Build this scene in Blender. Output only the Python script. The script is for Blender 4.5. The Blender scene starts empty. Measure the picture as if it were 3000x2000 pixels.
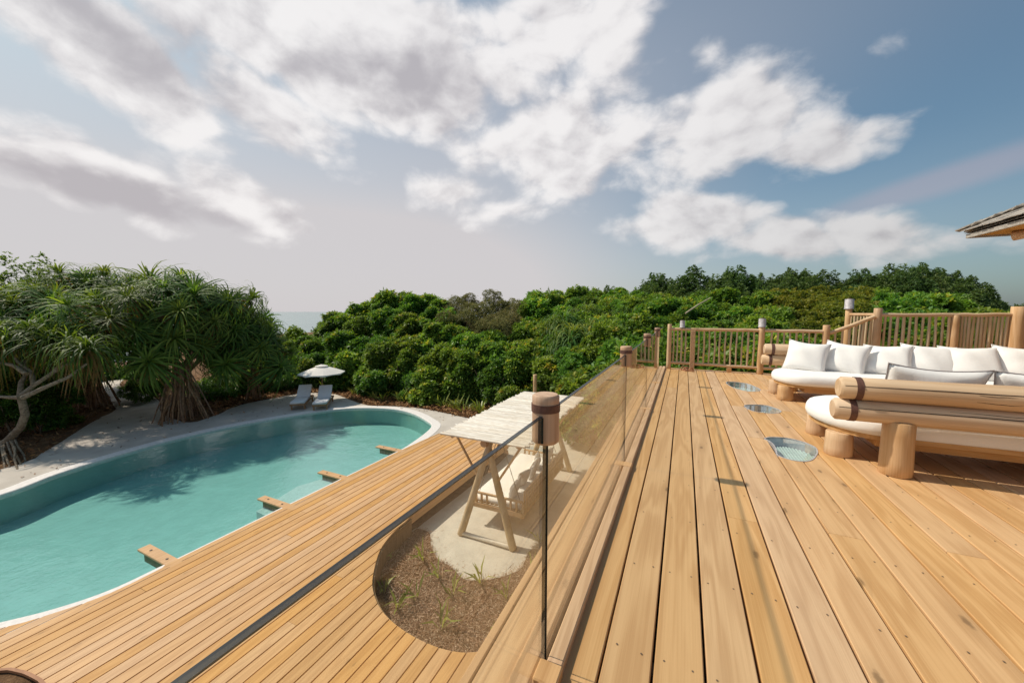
import bpy, bmesh, math, random
import numpy as np
from mathutils import Vector, Matrix, Quaternion

# ------------------------------------------------------------------ camera
F, H = 1083.0, 4.5                       # focal length in photo pixels, eye height above the pool deck
ZD = H - 1.35                            # level of the upper deck
TH = math.atan(87 / F)
PHI = math.atan(505 * math.cos(TH) / F)
scene = bpy.context.scene
COL = scene.collection
cam_d = bpy.data.cameras.new('camera'); cam = bpy.data.objects.new('camera', cam_d); COL.objects.link(cam)
cam_d.sensor_width = 36; cam_d.lens = F / 3000 * 36; cam_d.clip_start = 0.05; cam_d.clip_end = 40000
cam.location = (0, 0, H); cam.rotation_euler = (math.pi / 2 - TH, 0, PHI)
scene.camera = cam

# ------------------------------------------------------------------ light
SUN_EL = math.radians(49.5)
SUN = Vector((-math.cos(SUN_EL), -0.03, math.sin(SUN_EL))).normalized()      # towards the sun
sd = bpy.data.lights.new('sun', 'SUN'); sd.energy = 3.9; sd.angle = math.radians(1.2); sd.color = (1.0, 0.90, 0.76)
so = bpy.data.objects.new('sun', sd); COL.objects.link(so); so.rotation_euler = SUN.to_track_quat('Z', 'Y').to_euler()
vs = scene.view_settings
vs.view_transform = 'Standard'; vs.look = 'None'; vs.exposure = 0.0; vs.gamma = 1.0; vs.use_curve_mapping = False
scene.cycles.use_denoising = True
scene.cycles.max_bounces = 6; scene.cycles.transparent_max_bounces = 16
scene.cycles.caustics_reflective = False; scene.cycles.caustics_refractive = False
scene.cycles.sample_clamp_indirect = 6.0

fw = Vector((-math.sin(PHI) * math.cos(TH), math.cos(PHI) * math.cos(TH), -math.sin(TH)))
rt = Vector((math.cos(PHI), math.sin(PHI), 0)); up = rt.cross(fw)
def ray(px, py): return fw * F + rt * (px - 1500) - up * (py - 1000)
def at(px, py, z=0.0):                    # photo pixel -> point on the level z
    d = ray(px, py); t = (z - H) / d.z; return Vector((0, 0, H)) + d * t
def atz(px, py, Z):                       # photo pixel -> point at the horizontal distance Z ahead
    d = ray(px, py); hd = d.x * -math.sin(PHI) + d.y * math.cos(PHI); return Vector((0, 0, H)) + d * (Z / hd)

# ------------------------------------------------------------------ node helper
class G:
    def __init__(s, nt): s.nt = nt; nt.nodes.clear()
    def n(s, t, **kw):
        nd = s.nt.nodes.new(t)
        for k, v in kw.items(): setattr(nd, k, v)
        return nd
    def put(s, sock, v):
        if isinstance(v, bpy.types.NodeSocket): s.nt.links.new(v, sock)
        elif v is not None:
            if hasattr(sock.default_value, '__len__') and not hasattr(v, '__len__'): v = (v,) * len(sock.default_value)
            if hasattr(v, '__len__') and len(sock.default_value) == 4 and len(v) == 3: v = (*v, 1)
            sock.default_value = v
    def m(s, op, a, b=None, c=None, clamp=False):
        nd = s.n('ShaderNodeMath', operation=op, use_clamp=clamp)
        for i, v in enumerate((a, b, c)):
            if v is not None: s.put(nd.inputs[i], v)
        return nd.outputs[0]
    def v(s, op, a, b=None, out=0, scale=None):
        nd = s.n('ShaderNodeVectorMath', operation=op)
        s.put(nd.inputs[0], a)
        if b is not None: s.put(nd.inputs[1], b)
        if scale is not None: s.put(nd.inputs['Scale'], scale)
        return nd.outputs[out]
    def mix(s, f, a, b, blend='MIX'):
        nd = s.n('ShaderNodeMix', data_type='RGBA', blend_type=blend)
        s.put(nd.inputs[0], f); s.put(nd.inputs[6], a); s.put(nd.inputs[7], b); return nd.outputs[2]
    def sm(s, x, a, b, lo=0.0, hi=1.0):
        nd = s.n('ShaderNodeMapRange', interpolation_type='SMOOTHSTEP')
        for i, v in enumerate((x, a, b, lo, hi)): s.put(nd.inputs[i], v)
        return nd.outputs[0]
    def noise(s, vec, scale=1.0, detail=4.0, rough=0.5, out=0, dist=0.0):
        nd = s.n('ShaderNodeTexNoise'); s.put(nd.inputs['Vector'], vec); s.put(nd.inputs['Scale'], scale)
        s.put(nd.inputs['Detail'], detail); s.put(nd.inputs['Roughness'], rough); s.put(nd.inputs['Distortion'], dist)
        return nd.outputs[out]
    def ramp(s, f, stops):
        nd = s.n('ShaderNodeValToRGB'); el = nd.color_ramp.elements
        while len(el) < len(stops): el.new(0.5)
        for e, (p, c) in zip(el, stops): e.position = p; e.color = (*c, 1)
        s.put(nd.inputs[0], f); return nd.outputs[0]

# ------------------------------------------------------------------ sky
world = bpy.data.worlds.new('World'); scene.world = world; world.use_nodes = True
g = G(world.node_tree)
sky = g.n('ShaderNodeTexSky', sky_type='NISHITA'); sky.sun_disc = False
sky.sun_elevation = SUN_EL; sky.sun_rotation = math.atan2(SUN.x, SUN.y); sky.altitude = 0; sky.air_density = 1.0; sky.dust_density = 2.0; sky.ozone_density = 1.5
D = g.v('NORMALIZE', g.n('ShaderNodeTexCoord').outputs['Generated'])
sep = g.n('ShaderNodeSeparateXYZ'); g.put(sep.inputs[0], D); dx, dy, dz = sep.outputs
az = g.m('ARCTAN2', dx, dy); el = g.m('ARCSINE', dz)
sunward = g.v('DOT_PRODUCT', D, tuple(SUN), out=1)
def azel(px, py):
    d = ray(px, py).normalized(); return math.atan2(d.x, d.y), math.asin(d.z)
# cloud noise on the sphere of directions, flattened vertically
P = g.v('MULTIPLY', D, (1.0, 1.0, 1.55))
warp = g.v('SCALE', g.v('SUBTRACT', g.noise(P, 3.2, 3, 0.5, out=1), (0.5, 0.5, 0.5)), scale=0.12)
PW = g.v('ADD', P, warp)
def puff(vec):
    a_ = g.noise(vec, 3.4, 7, 0.58); tot = None
    for sc_, w_ in ((7.0, 0.19), (17.0, 0.10)):
        vo_ = g.n('ShaderNodeTexVoronoi', feature='F1'); g.put(vo_.inputs['Vector'], vec); vo_.inputs['Scale'].default_value = sc_;
        t_ = g.m('MULTIPLY', g.m('SUBTRACT', 0.52, vo_.outputs['Distance']), w_); tot = t_ if tot is None else g.m('ADD', tot, t_)
    return g.m('ADD', g.m('MULTIPLY_ADD', g.m('SUBTRACT', a_, 0.5), 0.8, 0.5), tot)
n1 = puff(PW)
n2 = puff(g.v('ADD', PW, tuple(SUN * 0.04)))
nb = g.noise(P, 2.1, 4, 0.5)
# where clouds stand: (photo px of centre, half sizes px, tilt deg, weight)
def blobs(lst):
    tot = None
    for (x, y, rx, ry, tilt, wgt) in lst:
        a0, e0 = azel(x, y)
        a1, e1 = azel(x + 8, y); a2, e2 = azel(x, y + 8)
        sa = abs(a1 - a0) / 8 * rx; se = abs(e2 - e0) / 8 * ry
        c, s_ = math.cos(math.radians(tilt)), math.sin(math.radians(tilt))
        u = g.m('SUBTRACT', az, a0); v = g.m('SUBTRACT', el, e0); k_ = sa / se
        p = g.m('ADD', g.m('MULTIPLY', u, c / sa), g.m('MULTIPLY', v, s_ / se / k_))
        q = g.m('SUBTRACT', g.m('MULTIPLY', v, c / se), g.m('MULTIPLY', u, s_ / se))
        d2 = g.m('ADD', g.m('MULTIPLY', p, p), g.m('MULTIPLY', q, q))
        b = g.m('MULTIPLY', g.m('SUBTRACT', 1.0, g.m('SQRT', d2)), wgt)
        tot = b if tot is None else g.m('SMOOTH_MAX', tot, b, 0.2)
    return tot
place = blobs([
    (250, 130, 620, 210, -24, 1.1), (800, 330, 420, 150, -30, 0.9), (1150, 120, 640, 330, -8, 1.3), (1620, 60, 330, 230, 0, 1.0), (760, 60, 500, 260, -20, 1.0),
    (250, 500, 480, 140, -9, 1.1), (720, 590, 270, 100, -14, 0.9), (30, 440, 250, 140, 0, 0.9),
    (1600, 430, 300, 230, 8, 1.05), (1360, 560, 200, 75, 4, 0.85), (1720, 560, 150, 90, 0, 0.35),
    (2180, 320, 310, 220, 4, 1.0), (2400, 440, 240, 110, -6, 0.95), (2080, 160, 150, 130, 0, 0.6), (1980, 660, 290, 90, -2, 1.1), (2330, 700, 420, 85, -3, 0.75), (1460, 610, 260, 60, 0, 0.6),
])
fall = g.m('MAXIMUM', place, -0.9)
dens = g.m('ADD', g.m('MULTIPLY', fall, 0.8), g.m('MULTIPLY', g.m('SUBTRACT', n1, 0.52), 2.3))
cover = g.sm(dens, -0.05, 0.36)
grey = blobs([(380, 575, 460, 75, -11, 1.25), (300, 70, 430, 120, -28, 0.9), (1200, 250, 330, 120, 0, 0.65), (850, 640, 120, 50, -20, 0.8), (620, 260, 330, 100, -34, 0.5)])
lit = g.m('MULTIPLY', g.m('SUBTRACT', n1, n2), 2.6)
dark = g.m('ADD', g.m('MULTIPLY', g.m('MAXIMUM', g.m('ADD', grey, 0.15), 0.0), 0.62), g.m('MULTIPLY', g.m('MULTIPLY', g.sm(dens, 0.3, 1.1), g.sm(nb, 0.40, 0.66)), 0.30))
haze = g.m('ADD', g.m('MULTIPLY', g.sm(el, 0.95, 0.0), g.sm(sunward, -0.02, 0.62, 0.0, 1.0)), g.m('MULTIPLY', g.sm(el, 0.34, -0.02), g.sm(sunward, -0.5, 0.35, 0.10, 0.75)), clamp=True)
skyc = g.mix(1.0, sky.outputs[0], (0.58, 0.90, 0.92), 'MULTIPLY')
skyc = g.v('SCALE', skyc, scale=g.sm(sunward, -0.6, 0.1, 0.80, 1.15))
base = g.mix(g.m('MULTIPLY_ADD', haze, 0.86, 0.10, clamp=True), skyc, (6.9, 6.55, 6.65))
# long thin streak of high cloud on the shaded side
streak = blobs([(2760, 530, 640, 62, 11.5, 1.0)])
base = g.mix(g.m('MULTIPLY', g.sm(streak, 0.0, 0.75), 0.36), base, (5.4, 4.5, 5.1))
gain = g.sm(sunward, -0.6, 0.5, 0.60, 1.0)
shade = g.m('SUBTRACT', g.m('ADD', 0.90, lit), dark)
cc = g.mix(g.sm(shade, 0.30, 1.08), (5.2, 4.9, 5.15), (10.0, 9.7, 9.6))
cc = g.v('SCALE', cc, scale=gain)
col = g.mix(g.m('MULTIPLY', cover, 0.90), base, cc)
# below the horizon the same haze
bg = g.n('ShaderNodeBackground'); g.put(bg.inputs[0], col); bg.inputs[1].default_value = 0.094
g.put(g.n('ShaderNodeOutputWorld').inputs[0], bg.outputs[0])

# ------------------------------------------------------------------ materials
MATS = {}
def mat(name):
    m_ = bpy.data.materials.new(name); m_.use_nodes = True; MATS[name] = m_; return m_, G(m_.node_tree)
def finish(g_, color, rough=0.6, bump=None, bstr=0.2, bdist=0.01, spec=0.4, trans=None, **kw):
    b = g_.n('ShaderNodeBsdfPrincipled'); g_.put(b.inputs['Base Color'], color); g_.put(b.inputs['Roughness'], rough)
    g_.put(b.inputs['Specular IOR Level'], spec)
    for k, v in kw.items(): g_.put(b.inputs[k], v)
    if bump is not None:
        bn = g_.n('ShaderNodeBump'); g_.put(bn.inputs['Strength'], bstr); g_.put(bn.inputs['Distance'], bdist); g_.put(bn.inputs['Height'], bump)
        g_.put(b.inputs['Normal'], bn.outputs[0])
    sh = b.outputs[0]
    if trans is not None:
        t = g_.n('ShaderNodeBsdfTranslucent'); g_.put(t.inputs[0], trans[1]); mx = g_.n('ShaderNodeMixShader'); g_.put(mx.inputs[0], trans[0])
        g_.put(mx.inputs[1], sh); g_.put(mx.inputs[2], t.outputs[0]); sh = mx.outputs[0]
    g_.put(g_.n('ShaderNodeOutputMaterial').inputs[0], sh)
def pos(g_): return g_.n('ShaderNodeNewGeometry').outputs['Position']
def rnd(g_): return g_.n('ShaderNodeObjectInfo').outputs['Random']

def wood(name, c_light, c_dark, axis='y', grain=26.0, along=1.0, knots=0.5, var=0.12, rough=0.62, stain=(0.30, 0.22, 0.15), crack=0.0):
    m_, q = mat(name)
    r = rnd(q)
    off = q.n('ShaderNodeCombineXYZ'); q.put(off.inputs[0], q.m('MULTIPLY', r, 37.0)); q.put(off.inputs[1], q.m('MULTIPLY', r, 91.0)); q.put(off.inputs[2], q.m('MULTIPLY', r, 53.0))
    p = q.v('ADD', q.n('ShaderNodeTexCoord').outputs['Object'], off.outputs[0])
    sc = {'x': (along, grain, grain), 'y': (grain, along, grain), 'z': (grain, grain, along)}[axis]
    sc2 = tuple(v * 0.22 if v == grain else v * 0.55 for v in sc)
    fine = q.m('ADD', q.m('MULTIPLY', q.noise(q.v('MULTIPLY', p, tuple(v * 3.0 if v == grain else v for v in sc)), 1.0, 4, 0.6), 0.5), q.m('MULTIPLY', q.noise(q.v('MULTIPLY', p, tuple(v * 11.0 if v == grain else v * 2.2 for v in sc)), 1.0, 3, 0.65), 0.5))
    big = q.noise(q.v('MULTIPLY', p, sc2), 1.0, 3, 0.5, dist=0.6)
    rings = q.n('ShaderNodeMath', operation='SINE'); q.put(rings.inputs[0], q.m('MULTIPLY', big, 44.0)); rg = q.m('MULTIPLY_ADD', rings.outputs[0], 0.5, 0.5)
    t = q.m('ADD', q.m('MULTIPLY', fine, 0.80), q.m('MULTIPLY', rg, 0.20))
    c = q.mix(q.sm(t, 0.30, 0.70), c_light, c_dark)
    blotch = q.noise(q.v('MULTIPLY', p, tuple(3.0 if v == grain else 0.7 for v in sc)), 1.0, 3, 0.5)
    c = q.mix(q.m('MULTIPLY', q.sm(blotch, 0.55, 0.78), 0.32), c, stain)
    vo = q.n('ShaderNodeTexVoronoi')
    if axis == 'y': vo.voronoi_dimensions = '2D'
    q.put(vo.inputs['Vector'], q.v('MULTIPLY', p, tuple(3.2 if v == grain else 1.15 for v in sc))); vo.inputs['Scale'].default_value = 1.0
    gate = q.n('ShaderNodeSeparateColor'); q.put(gate.inputs[0], vo.outputs['Color'])
    wob = q.m('MULTIPLY_ADD', q.noise(p, 40.0, 2, 0.5), 0.05, vo.outputs['Distance'])
    kn = q.m('MULTIPLY', q.m('MULTIPLY', q.sm(wob, 0.085, 0.045), knots), q.m('GREATER_THAN', gate.outputs[0], 0.45))
    halo = q.m('MULTIPLY', q.m('MULTIPLY', q.sm(wob, 0.26, 0.06), 0.4 * knots), q.m('GREATER_THAN', gate.outputs[0], 0.45))
    c = q.mix(halo, c, tuple(v * 0.72 for v in c_dark))
    c = q.mix(kn, c, tuple(v * 0.35 for v in c_dark))
    hv = q.n('ShaderNodeHueSaturation'); q.put(hv.inputs['Value'], q.m('MULTIPLY_ADD', q.m('SUBTRACT', r, 0.5), 2 * var, 1.0))
    r2 = q.m('FRACT', q.m('MULTIPLY', r, 17.31))
    q.put(hv.inputs['Saturation'], q.m('MULTIPLY_ADD', r2, -0.22, 1.04)); q.put(hv.inputs['Color'], c); hv.inputs['Hue'].default_value = 0.5
    c = hv.outputs[0]
    hgt = t
    if crack > 0:
        ck = q.noise(q.v('MULTIPLY', p, tuple(9.0 if v == grain else 0.5 for v in sc)), 1.0, 3, 0.5)
        ln = q.sm(q.m('ABSOLUTE', q.m('SUBTRACT', ck, 0.5)), 0.011, 0.002)
        gate = q.sm(q.noise(p, 1.3, 2, 0.5), 0.5, 0.58)
        ln = q.m('MULTIPLY', q.m('MULTIPLY', ln, gate), crack)
        c = q.mix(ln, c, (0.05, 0.03, 0.018)); hgt = q.m('SUBTRACT', hgt, q.m('MULTIPLY', ln, 2.0))
    finish(q, c, rough, hgt, 0.25, 0.004, spec=0.3)
wood('upper_plank_wood', (0.665, 0.40, 0.175), (0.53, 0.29, 0.11), 'y', 20, 0.7, 0.7, 0.045, stain=(0.46, 0.27, 0.125))
wood('pool_plank_wood', (0.66, 0.365, 0.13), (0.53, 0.27, 0.085), 'y', 22, 0.8, 0.4, 0.06, stain=(0.45, 0.24, 0.10))
wood('kerb_wood', (0.66, 0.40, 0.20), (0.52, 0.29, 0.13), 'y', 30, 1.0, 0.5, 0.06)
wood('log_x', (0.70, 0.49, 0.29), (0.55, 0.345, 0.175), 'x', 13, 0.9, 0.9, 0.05, stain=(0.44, 0.28, 0.15))
wood('log_y', (0.60, 0.39, 0.22), (0.50, 0.29, 0.14), 'y', 16, 0.9, 0.5, 0.06, crack=0.5)
wood('cap_wood', (0.60, 0.38, 0.235), (0.44, 0.25, 0.14), 'z', 20, 1.2, 0.3, 0.08)
wood('log_z', (0.68, 0.455, 0.26), (0.53, 0.32, 0.155), 'z', 13, 0.9, 0.7, 0.07, stain=(0.44, 0.28, 0.15))
wood('pale_log_z', (0.62, 0.47, 0.30), (0.50, 0.36, 0.20), 'z', 14, 0.9, 0.3, 0.08)
wood('frame_wood', (0.60, 0.335, 0.11), (0.48, 0.235, 0.06), 'x', 24, 1.0, 0.6, 0.05)
wood('swing_wood', (0.64, 0.42, 0.23), (0.53, 0.31, 0.15), 'y', 24, 1.0, 0.4, 0.06)
wood('bleached_pole', (0.88, 0.82, 0.72), (0.70, 0.61, 0.49), 'x', 20, 2.0, 0.5, 0.16, stain=(0.45, 0.33, 0.22))
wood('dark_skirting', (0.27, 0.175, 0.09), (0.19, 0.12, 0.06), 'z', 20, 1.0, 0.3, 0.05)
wood('red_trim', (0.42, 0.20, 0.10), (0.33, 0.15, 0.07), 'x', 20, 1.0, 0.2, 0.05)
wood('teak', (0.40, 0.22, 0.10), (0.28, 0.14, 0.06), 'y', 22, 1.0, 0.2, 0.05)
wood('shingle_wood', (0.46, 0.42, 0.37), (0.30, 0.26, 0.22), 'x', 18, 1.0, 0.2, 0.2, 0.8)
wood('bark_pandanus', (0.36, 0.20, 0.105), (0.19, 0.095, 0.05), 'z', 9, 2.5, 0.6, 0.15, 0.85)
wood('pale_bark', (0.33, 0.255, 0.17), (0.15, 0.105, 0.065), 'z', 9, 7.0, 0.8, 0.1, 0.85)
wood('bark', (0.24, 0.175, 0.12), (0.13, 0.09, 0.06), 'z', 10, 1.5, 0.4, 0.15, 0.9)

def plain(name, color, rough=0.6, nscale=8.0, amount=0.12, bstr=0.15, bdist=0.01, spec=0.4, **kw):
    m_, q = mat(name); p = pos(q)
    n = q.noise(p, nscale, 5, 0.6)
    c = q.mix(q.sm(n, 0.3, 0.7), tuple(v * (1 - amount) for v in color), tuple(min(1, v * (1 + amount)) for v in color))
    finish(q, c, rough, n, bstr, bdist, spec, **kw)
plain('linen', (0.86, 0.84, 0.81), 0.9, 7.0, 0.015, 0.45, 0.012, 0.1)
plain('grey_piping', (0.42, 0.38, 0.38), 0.9, 30.0, 0.1)
plain('lounger_fabric', (0.74, 0.71, 0.70), 0.9, 9.0, 0.04, 0.4, 0.01, 0.1)
plain('parasol_fabric', (0.80, 0.76, 0.70), 0.9, 5.0, 0.03, 0.2, 0.01, 0.1)
plain('leather', (0.13, 0.06, 0.042), 0.6, 60.0, 0.25, 0.4, 0.003)
plain('glass_end', (0.004, 0.014, 0.013), 0.25, 5.0, 0.1, 0.0)
plain('galvanised', (0.47, 0.445, 0.45), 0.6, 25.0, 0.2, 0.1, 0.004, Metallic=0.15)
plain('coping', (0.76, 0.71, 0.67), 0.75, 14.0, 0.08, 0.2, 0.005)
plain('pool_plaster', (0.45, 0.59, 0.55), 0.8, 3.0, 0.05, 0.1, 0.01)
plain('pool_step', (0.38, 0.56, 0.50), 0.8, 3.0, 0.05, 0.1, 0.01)
plain('dark_crack', (0.035, 0.02, 0.012), 0.9, 30.0, 0.2)
plain('rope', (0.20, 0.16, 0.12), 0.9, 60.0, 0.2)
plain('sandal_leather', (0.42, 0.20, 0.11), 0.6, 30.0, 0.15)
plain('well_rib', (0.60, 0.68, 0.64), 0.6, 12.0, 0.08)
plain('screw_steel', (0.16, 0.11, 0.07), 0.6, 30.0, 0.1)
plain('house_wall', (0.55, 0.45, 0.33), 0.85, 4.0, 0.1)
# ground surfaces
m_, q = mat('path_sand'); p = pos(q)
n = q.noise(p, 1.1, 6, 0.6); f_ = q.noise(p, 60, 4, 0.7)
c = q.mix(q.sm(n, 0.3, 0.7), (0.50, 0.445, 0.385), (0.61, 0.55, 0.48)); c = q.mix(q.m('MULTIPLY', q.sm(f_, 0.55, 0.8), 0.35), c, (0.36, 0.31, 0.26))
c = q.mix(q.m('MULTIPLY', q.sm(q.noise(p, 0.45, 5, 0.65), 0.5, 0.68), 0.4), c, (0.40, 0.345, 0.29))
finish(q, c, 0.9, f_, 0.5, 0.01, 0.2)
m_, q = mat('swing_sand'); p = pos(q)
n = q.noise(p, 3.0, 7, 0.7); f_ = q.noise(p, 38, 5, 0.75)
c = q.mix(q.sm(n, 0.3, 0.7), (0.57, 0.52, 0.445), (0.68, 0.625, 0.54)); c = q.mix(q.m('MULTIPLY', q.sm(f_, 0.58, 0.8), 0.25), c, (0.42, 0.33, 0.24))
hh = q.m('ADD', q.m('MULTIPLY', n, 3.0), f_)
finish(q, c, 0.92, hh, 0.5, 0.015, 0.2)
m_, q = mat('ground_litter'); p = pos(q)
n = q.noise(p, 3.0, 7, 0.7); f_ = q.noise(p, 28, 5, 0.75)
c = q.ramp(q.m('ADD', q.m('MULTIPLY', n, 0.5), q.m('MULTIPLY', f_, 0.5)), [(0.3, (0.045, 0.028, 0.016)), (0.5, (0.17, 0.095, 0.05)), (0.68, (0.34, 0.20, 0.105))])
finish(q, c, 0.95, f_, 0.8, 0.03, 0.1)
m_, q = mat('mulch'); p = pos(q)
n = q.noise(p, 7.0, 7, 0.75); f_ = q.noise(p, 70, 4, 0.7)
c = q.ramp(q.m('ADD', q.m('MULTIPLY', n, 0.5), q.m('MULTIPLY', f_, 0.5)), [(0.32, (0.075, 0.04, 0.024)), (0.5, (0.20, 0.115, 0.07)), (0.68, (0.36, 0.235, 0.15))])
finish(q, c, 0.95, f_, 0.8, 0.02, 0.1)
m_, q = mat('dry_blade')
a = q.n('ShaderNodeAttribute', attribute_name='tint').outputs['Fac']
finish(q, q.ramp(a, [(0.0, (0.12, 0.06, 0.034)), (0.5, (0.36, 0.215, 0.14)), (1.0, (0.70, 0.53, 0.39))]), 0.9, spec=0.1)
m_, q = mat('dry_leaf')
a = q.n('ShaderNodeAttribute', attribute_name='tint').outputs['Fac']
finish(q, q.ramp(a, [(0.0, (0.09, 0.04, 0.018)), (0.5, (0.27, 0.125, 0.05)), (1.0, (0.46, 0.27, 0.12))]), 0.8, spec=0.2)
# water and glass: fresnel mix of a clear tinted layer and a mirror layer
def clear(name, tint, ior, bumpscale=None, bstr=0.1, bdist=0.01, stretch=(1, 1, 1), rough=0.0, cap=1.0):
    m_, q = mat(name)
    tr = q.n('ShaderNodeBsdfTransparent'); q.put(tr.inputs[0], tint)
    gl = q.n('ShaderNodeBsdfGlossy'); gl.inputs['Roughness'].default_value = rough; q.put(gl.inputs['Color'], (1, 1, 1))
    geo = q.n('ShaderNodeNewGeometry'); nrm = geo.outputs['Normal']
    if bumpscale:
        p = q.v('MULTIPLY', pos(q), stretch)
        h = q.m('ADD', q.noise(p, bumpscale, 3, 0.55, dist=0.4), q.m('MULTIPLY', q.noise(p, bumpscale * 0.16, 2, 0.5), 2.0))
        bn = q.n('ShaderNodeBump'); q.put(bn.inputs['Strength'], bstr); q.put(bn.inputs['Distance'], bdist); q.put(bn.inputs['Height'], h)
        q.put(gl.inputs['Normal'], bn.outputs[0]); nrm = bn.outputs[0]
    f0 = ((ior - 1) / (ior + 1)) ** 2
    cosi = q.m('ABSOLUTE', q.v('DOT_PRODUCT', geo.outputs['Incoming'], nrm, out=1))
    fac = q.m('MULTIPLY_ADD', q.m('POWER', q.m('SUBTRACT', 1.0, cosi, clamp=True), 5.0), 1 - f0, f0)
    mx = q.n('ShaderNodeMixShader'); q.put(mx.inputs[0], q.m('MULTIPLY', fac, cap)); q.put(mx.inputs[1], tr.outputs[0]); q.put(mx.inputs[2], gl.outputs[0])
    q.put(q.n('ShaderNodeOutputMaterial').inputs[0], mx.outputs[0])
m_, q = mat('glass_rim')
_d = q.n('ShaderNodeBsdfPrincipled'); q.put(_d.inputs['Base Color'], (0.012, 0.015, 0.02)); _d.inputs['Roughness'].default_value = 0.3
_t = q.n('ShaderNodeBsdfTransparent'); q.put(_t.inputs[0], (0.6, 0.72, 0.78)); _m = q.n('ShaderNodeMixShader'); _m.inputs[0].default_value = 0.2
q.put(_m.inputs[1], _d.outputs[0]); q.put(_m.inputs[2], _t.outputs[0]); q.put(q.n('ShaderNodeOutputMaterial').inputs[0], _m.outputs[0])
clear('pane_glass', (0.97, 0.965, 0.925), 1.45)
clear('skylight_glass', (0.86, 0.93, 0.91), 1.45)
clear('pool_water', (0.61, 0.835, 0.825), 1.42, 9.0, 0.5, 0.02, (1, 1, 1), 0.0)
m_, q = mat('sea_water'); p = pos(q)
h = q.noise(q.v('MULTIPLY', p, (0.5, 1.0, 1.0)), 0.5, 4, 0.6)
finish(q, q.mix(q.noise(p, 0.02, 3, 0.5), (0.16, 0.26, 0.26), (0.24, 0.33, 0.32)), 0.22, h, 0.5, 0.3, 0.5)
# foliage
def leafmat(name, stops, trans, rough=0.42, spec=0.45, tw=0.3, hue=0.03, val=0.25):
    m_, q = mat(name)
    a = q.n('ShaderNodeAttribute', attribute_name='tint').outputs['Fac']
    c = q.ramp(a, stops); r = rnd(q)
    hv = q.n('ShaderNodeHueSaturation'); q.put(hv.inputs['Hue'], q.m('MULTIPLY_ADD', q.m('SUBTRACT', r, 0.5), hue, 0.5))
    q.put(hv.inputs['Value'], q.m('MULTIPLY_ADD', q.m('FRACT', q.m('MULTIPLY', r, 13.7)), val, 1 - val / 2)); hv.inputs['Saturation'].default_value = 1.0
    q.put(hv.inputs['Color'], c); c = hv.outputs[0]
    finish(q, c, rough, spec=spec, trans=(tw, q.mix(1.0, c, trans, 'MULTIPLY')))
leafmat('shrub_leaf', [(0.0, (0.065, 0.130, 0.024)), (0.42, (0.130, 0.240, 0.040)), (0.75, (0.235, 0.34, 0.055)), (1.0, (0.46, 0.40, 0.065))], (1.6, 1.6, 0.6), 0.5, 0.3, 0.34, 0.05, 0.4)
leafmat('olive_leaf', [(0.0, (0.09, 0.10, 0.04)), (0.5, (0.18, 0.18, 0.075)), (1.0, (0.30, 0.25, 0.12))], (1.3, 1.3, 0.7), 0.7, 0.2, 0.3)
leafmat('gold_leaf', [(0.0, (0.06, 0.09, 0.016)), (0.5, (0.145, 0.19, 0.03)), (1.0, (0.31, 0.29, 0.045))], (1.4, 1.4, 0.6), 0.5, 0.3, 0.36)
leafmat('tree_leaf', [(0.0, (0.045, 0.085, 0.030)), (0.5, (0.105, 0.170, 0.055)), (1.0, (0.22, 0.27, 0.10))], (1.3, 1.4, 0.7), 0.55, 0.3, 0.3)
leafmat('bright_tree_leaf', [(0.0, (0.06, 0.11, 0.018)), (0.5, (0.15, 0.22, 0.03)), (1.0, (0.28, 0.33, 0.055))], (1.5, 1.5, 0.6), 0.5, 0.3, 0.36)
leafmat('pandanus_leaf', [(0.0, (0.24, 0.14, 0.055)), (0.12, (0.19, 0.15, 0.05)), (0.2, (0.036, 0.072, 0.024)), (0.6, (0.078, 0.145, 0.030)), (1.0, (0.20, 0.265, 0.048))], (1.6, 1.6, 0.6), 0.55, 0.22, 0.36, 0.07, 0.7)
leafmat('young_leaf', [(0.0, (0.16, 0.23, 0.035)), (1.0, (0.42, 0.42, 0.10))], (1.4, 1.4, 0.6))

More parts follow.
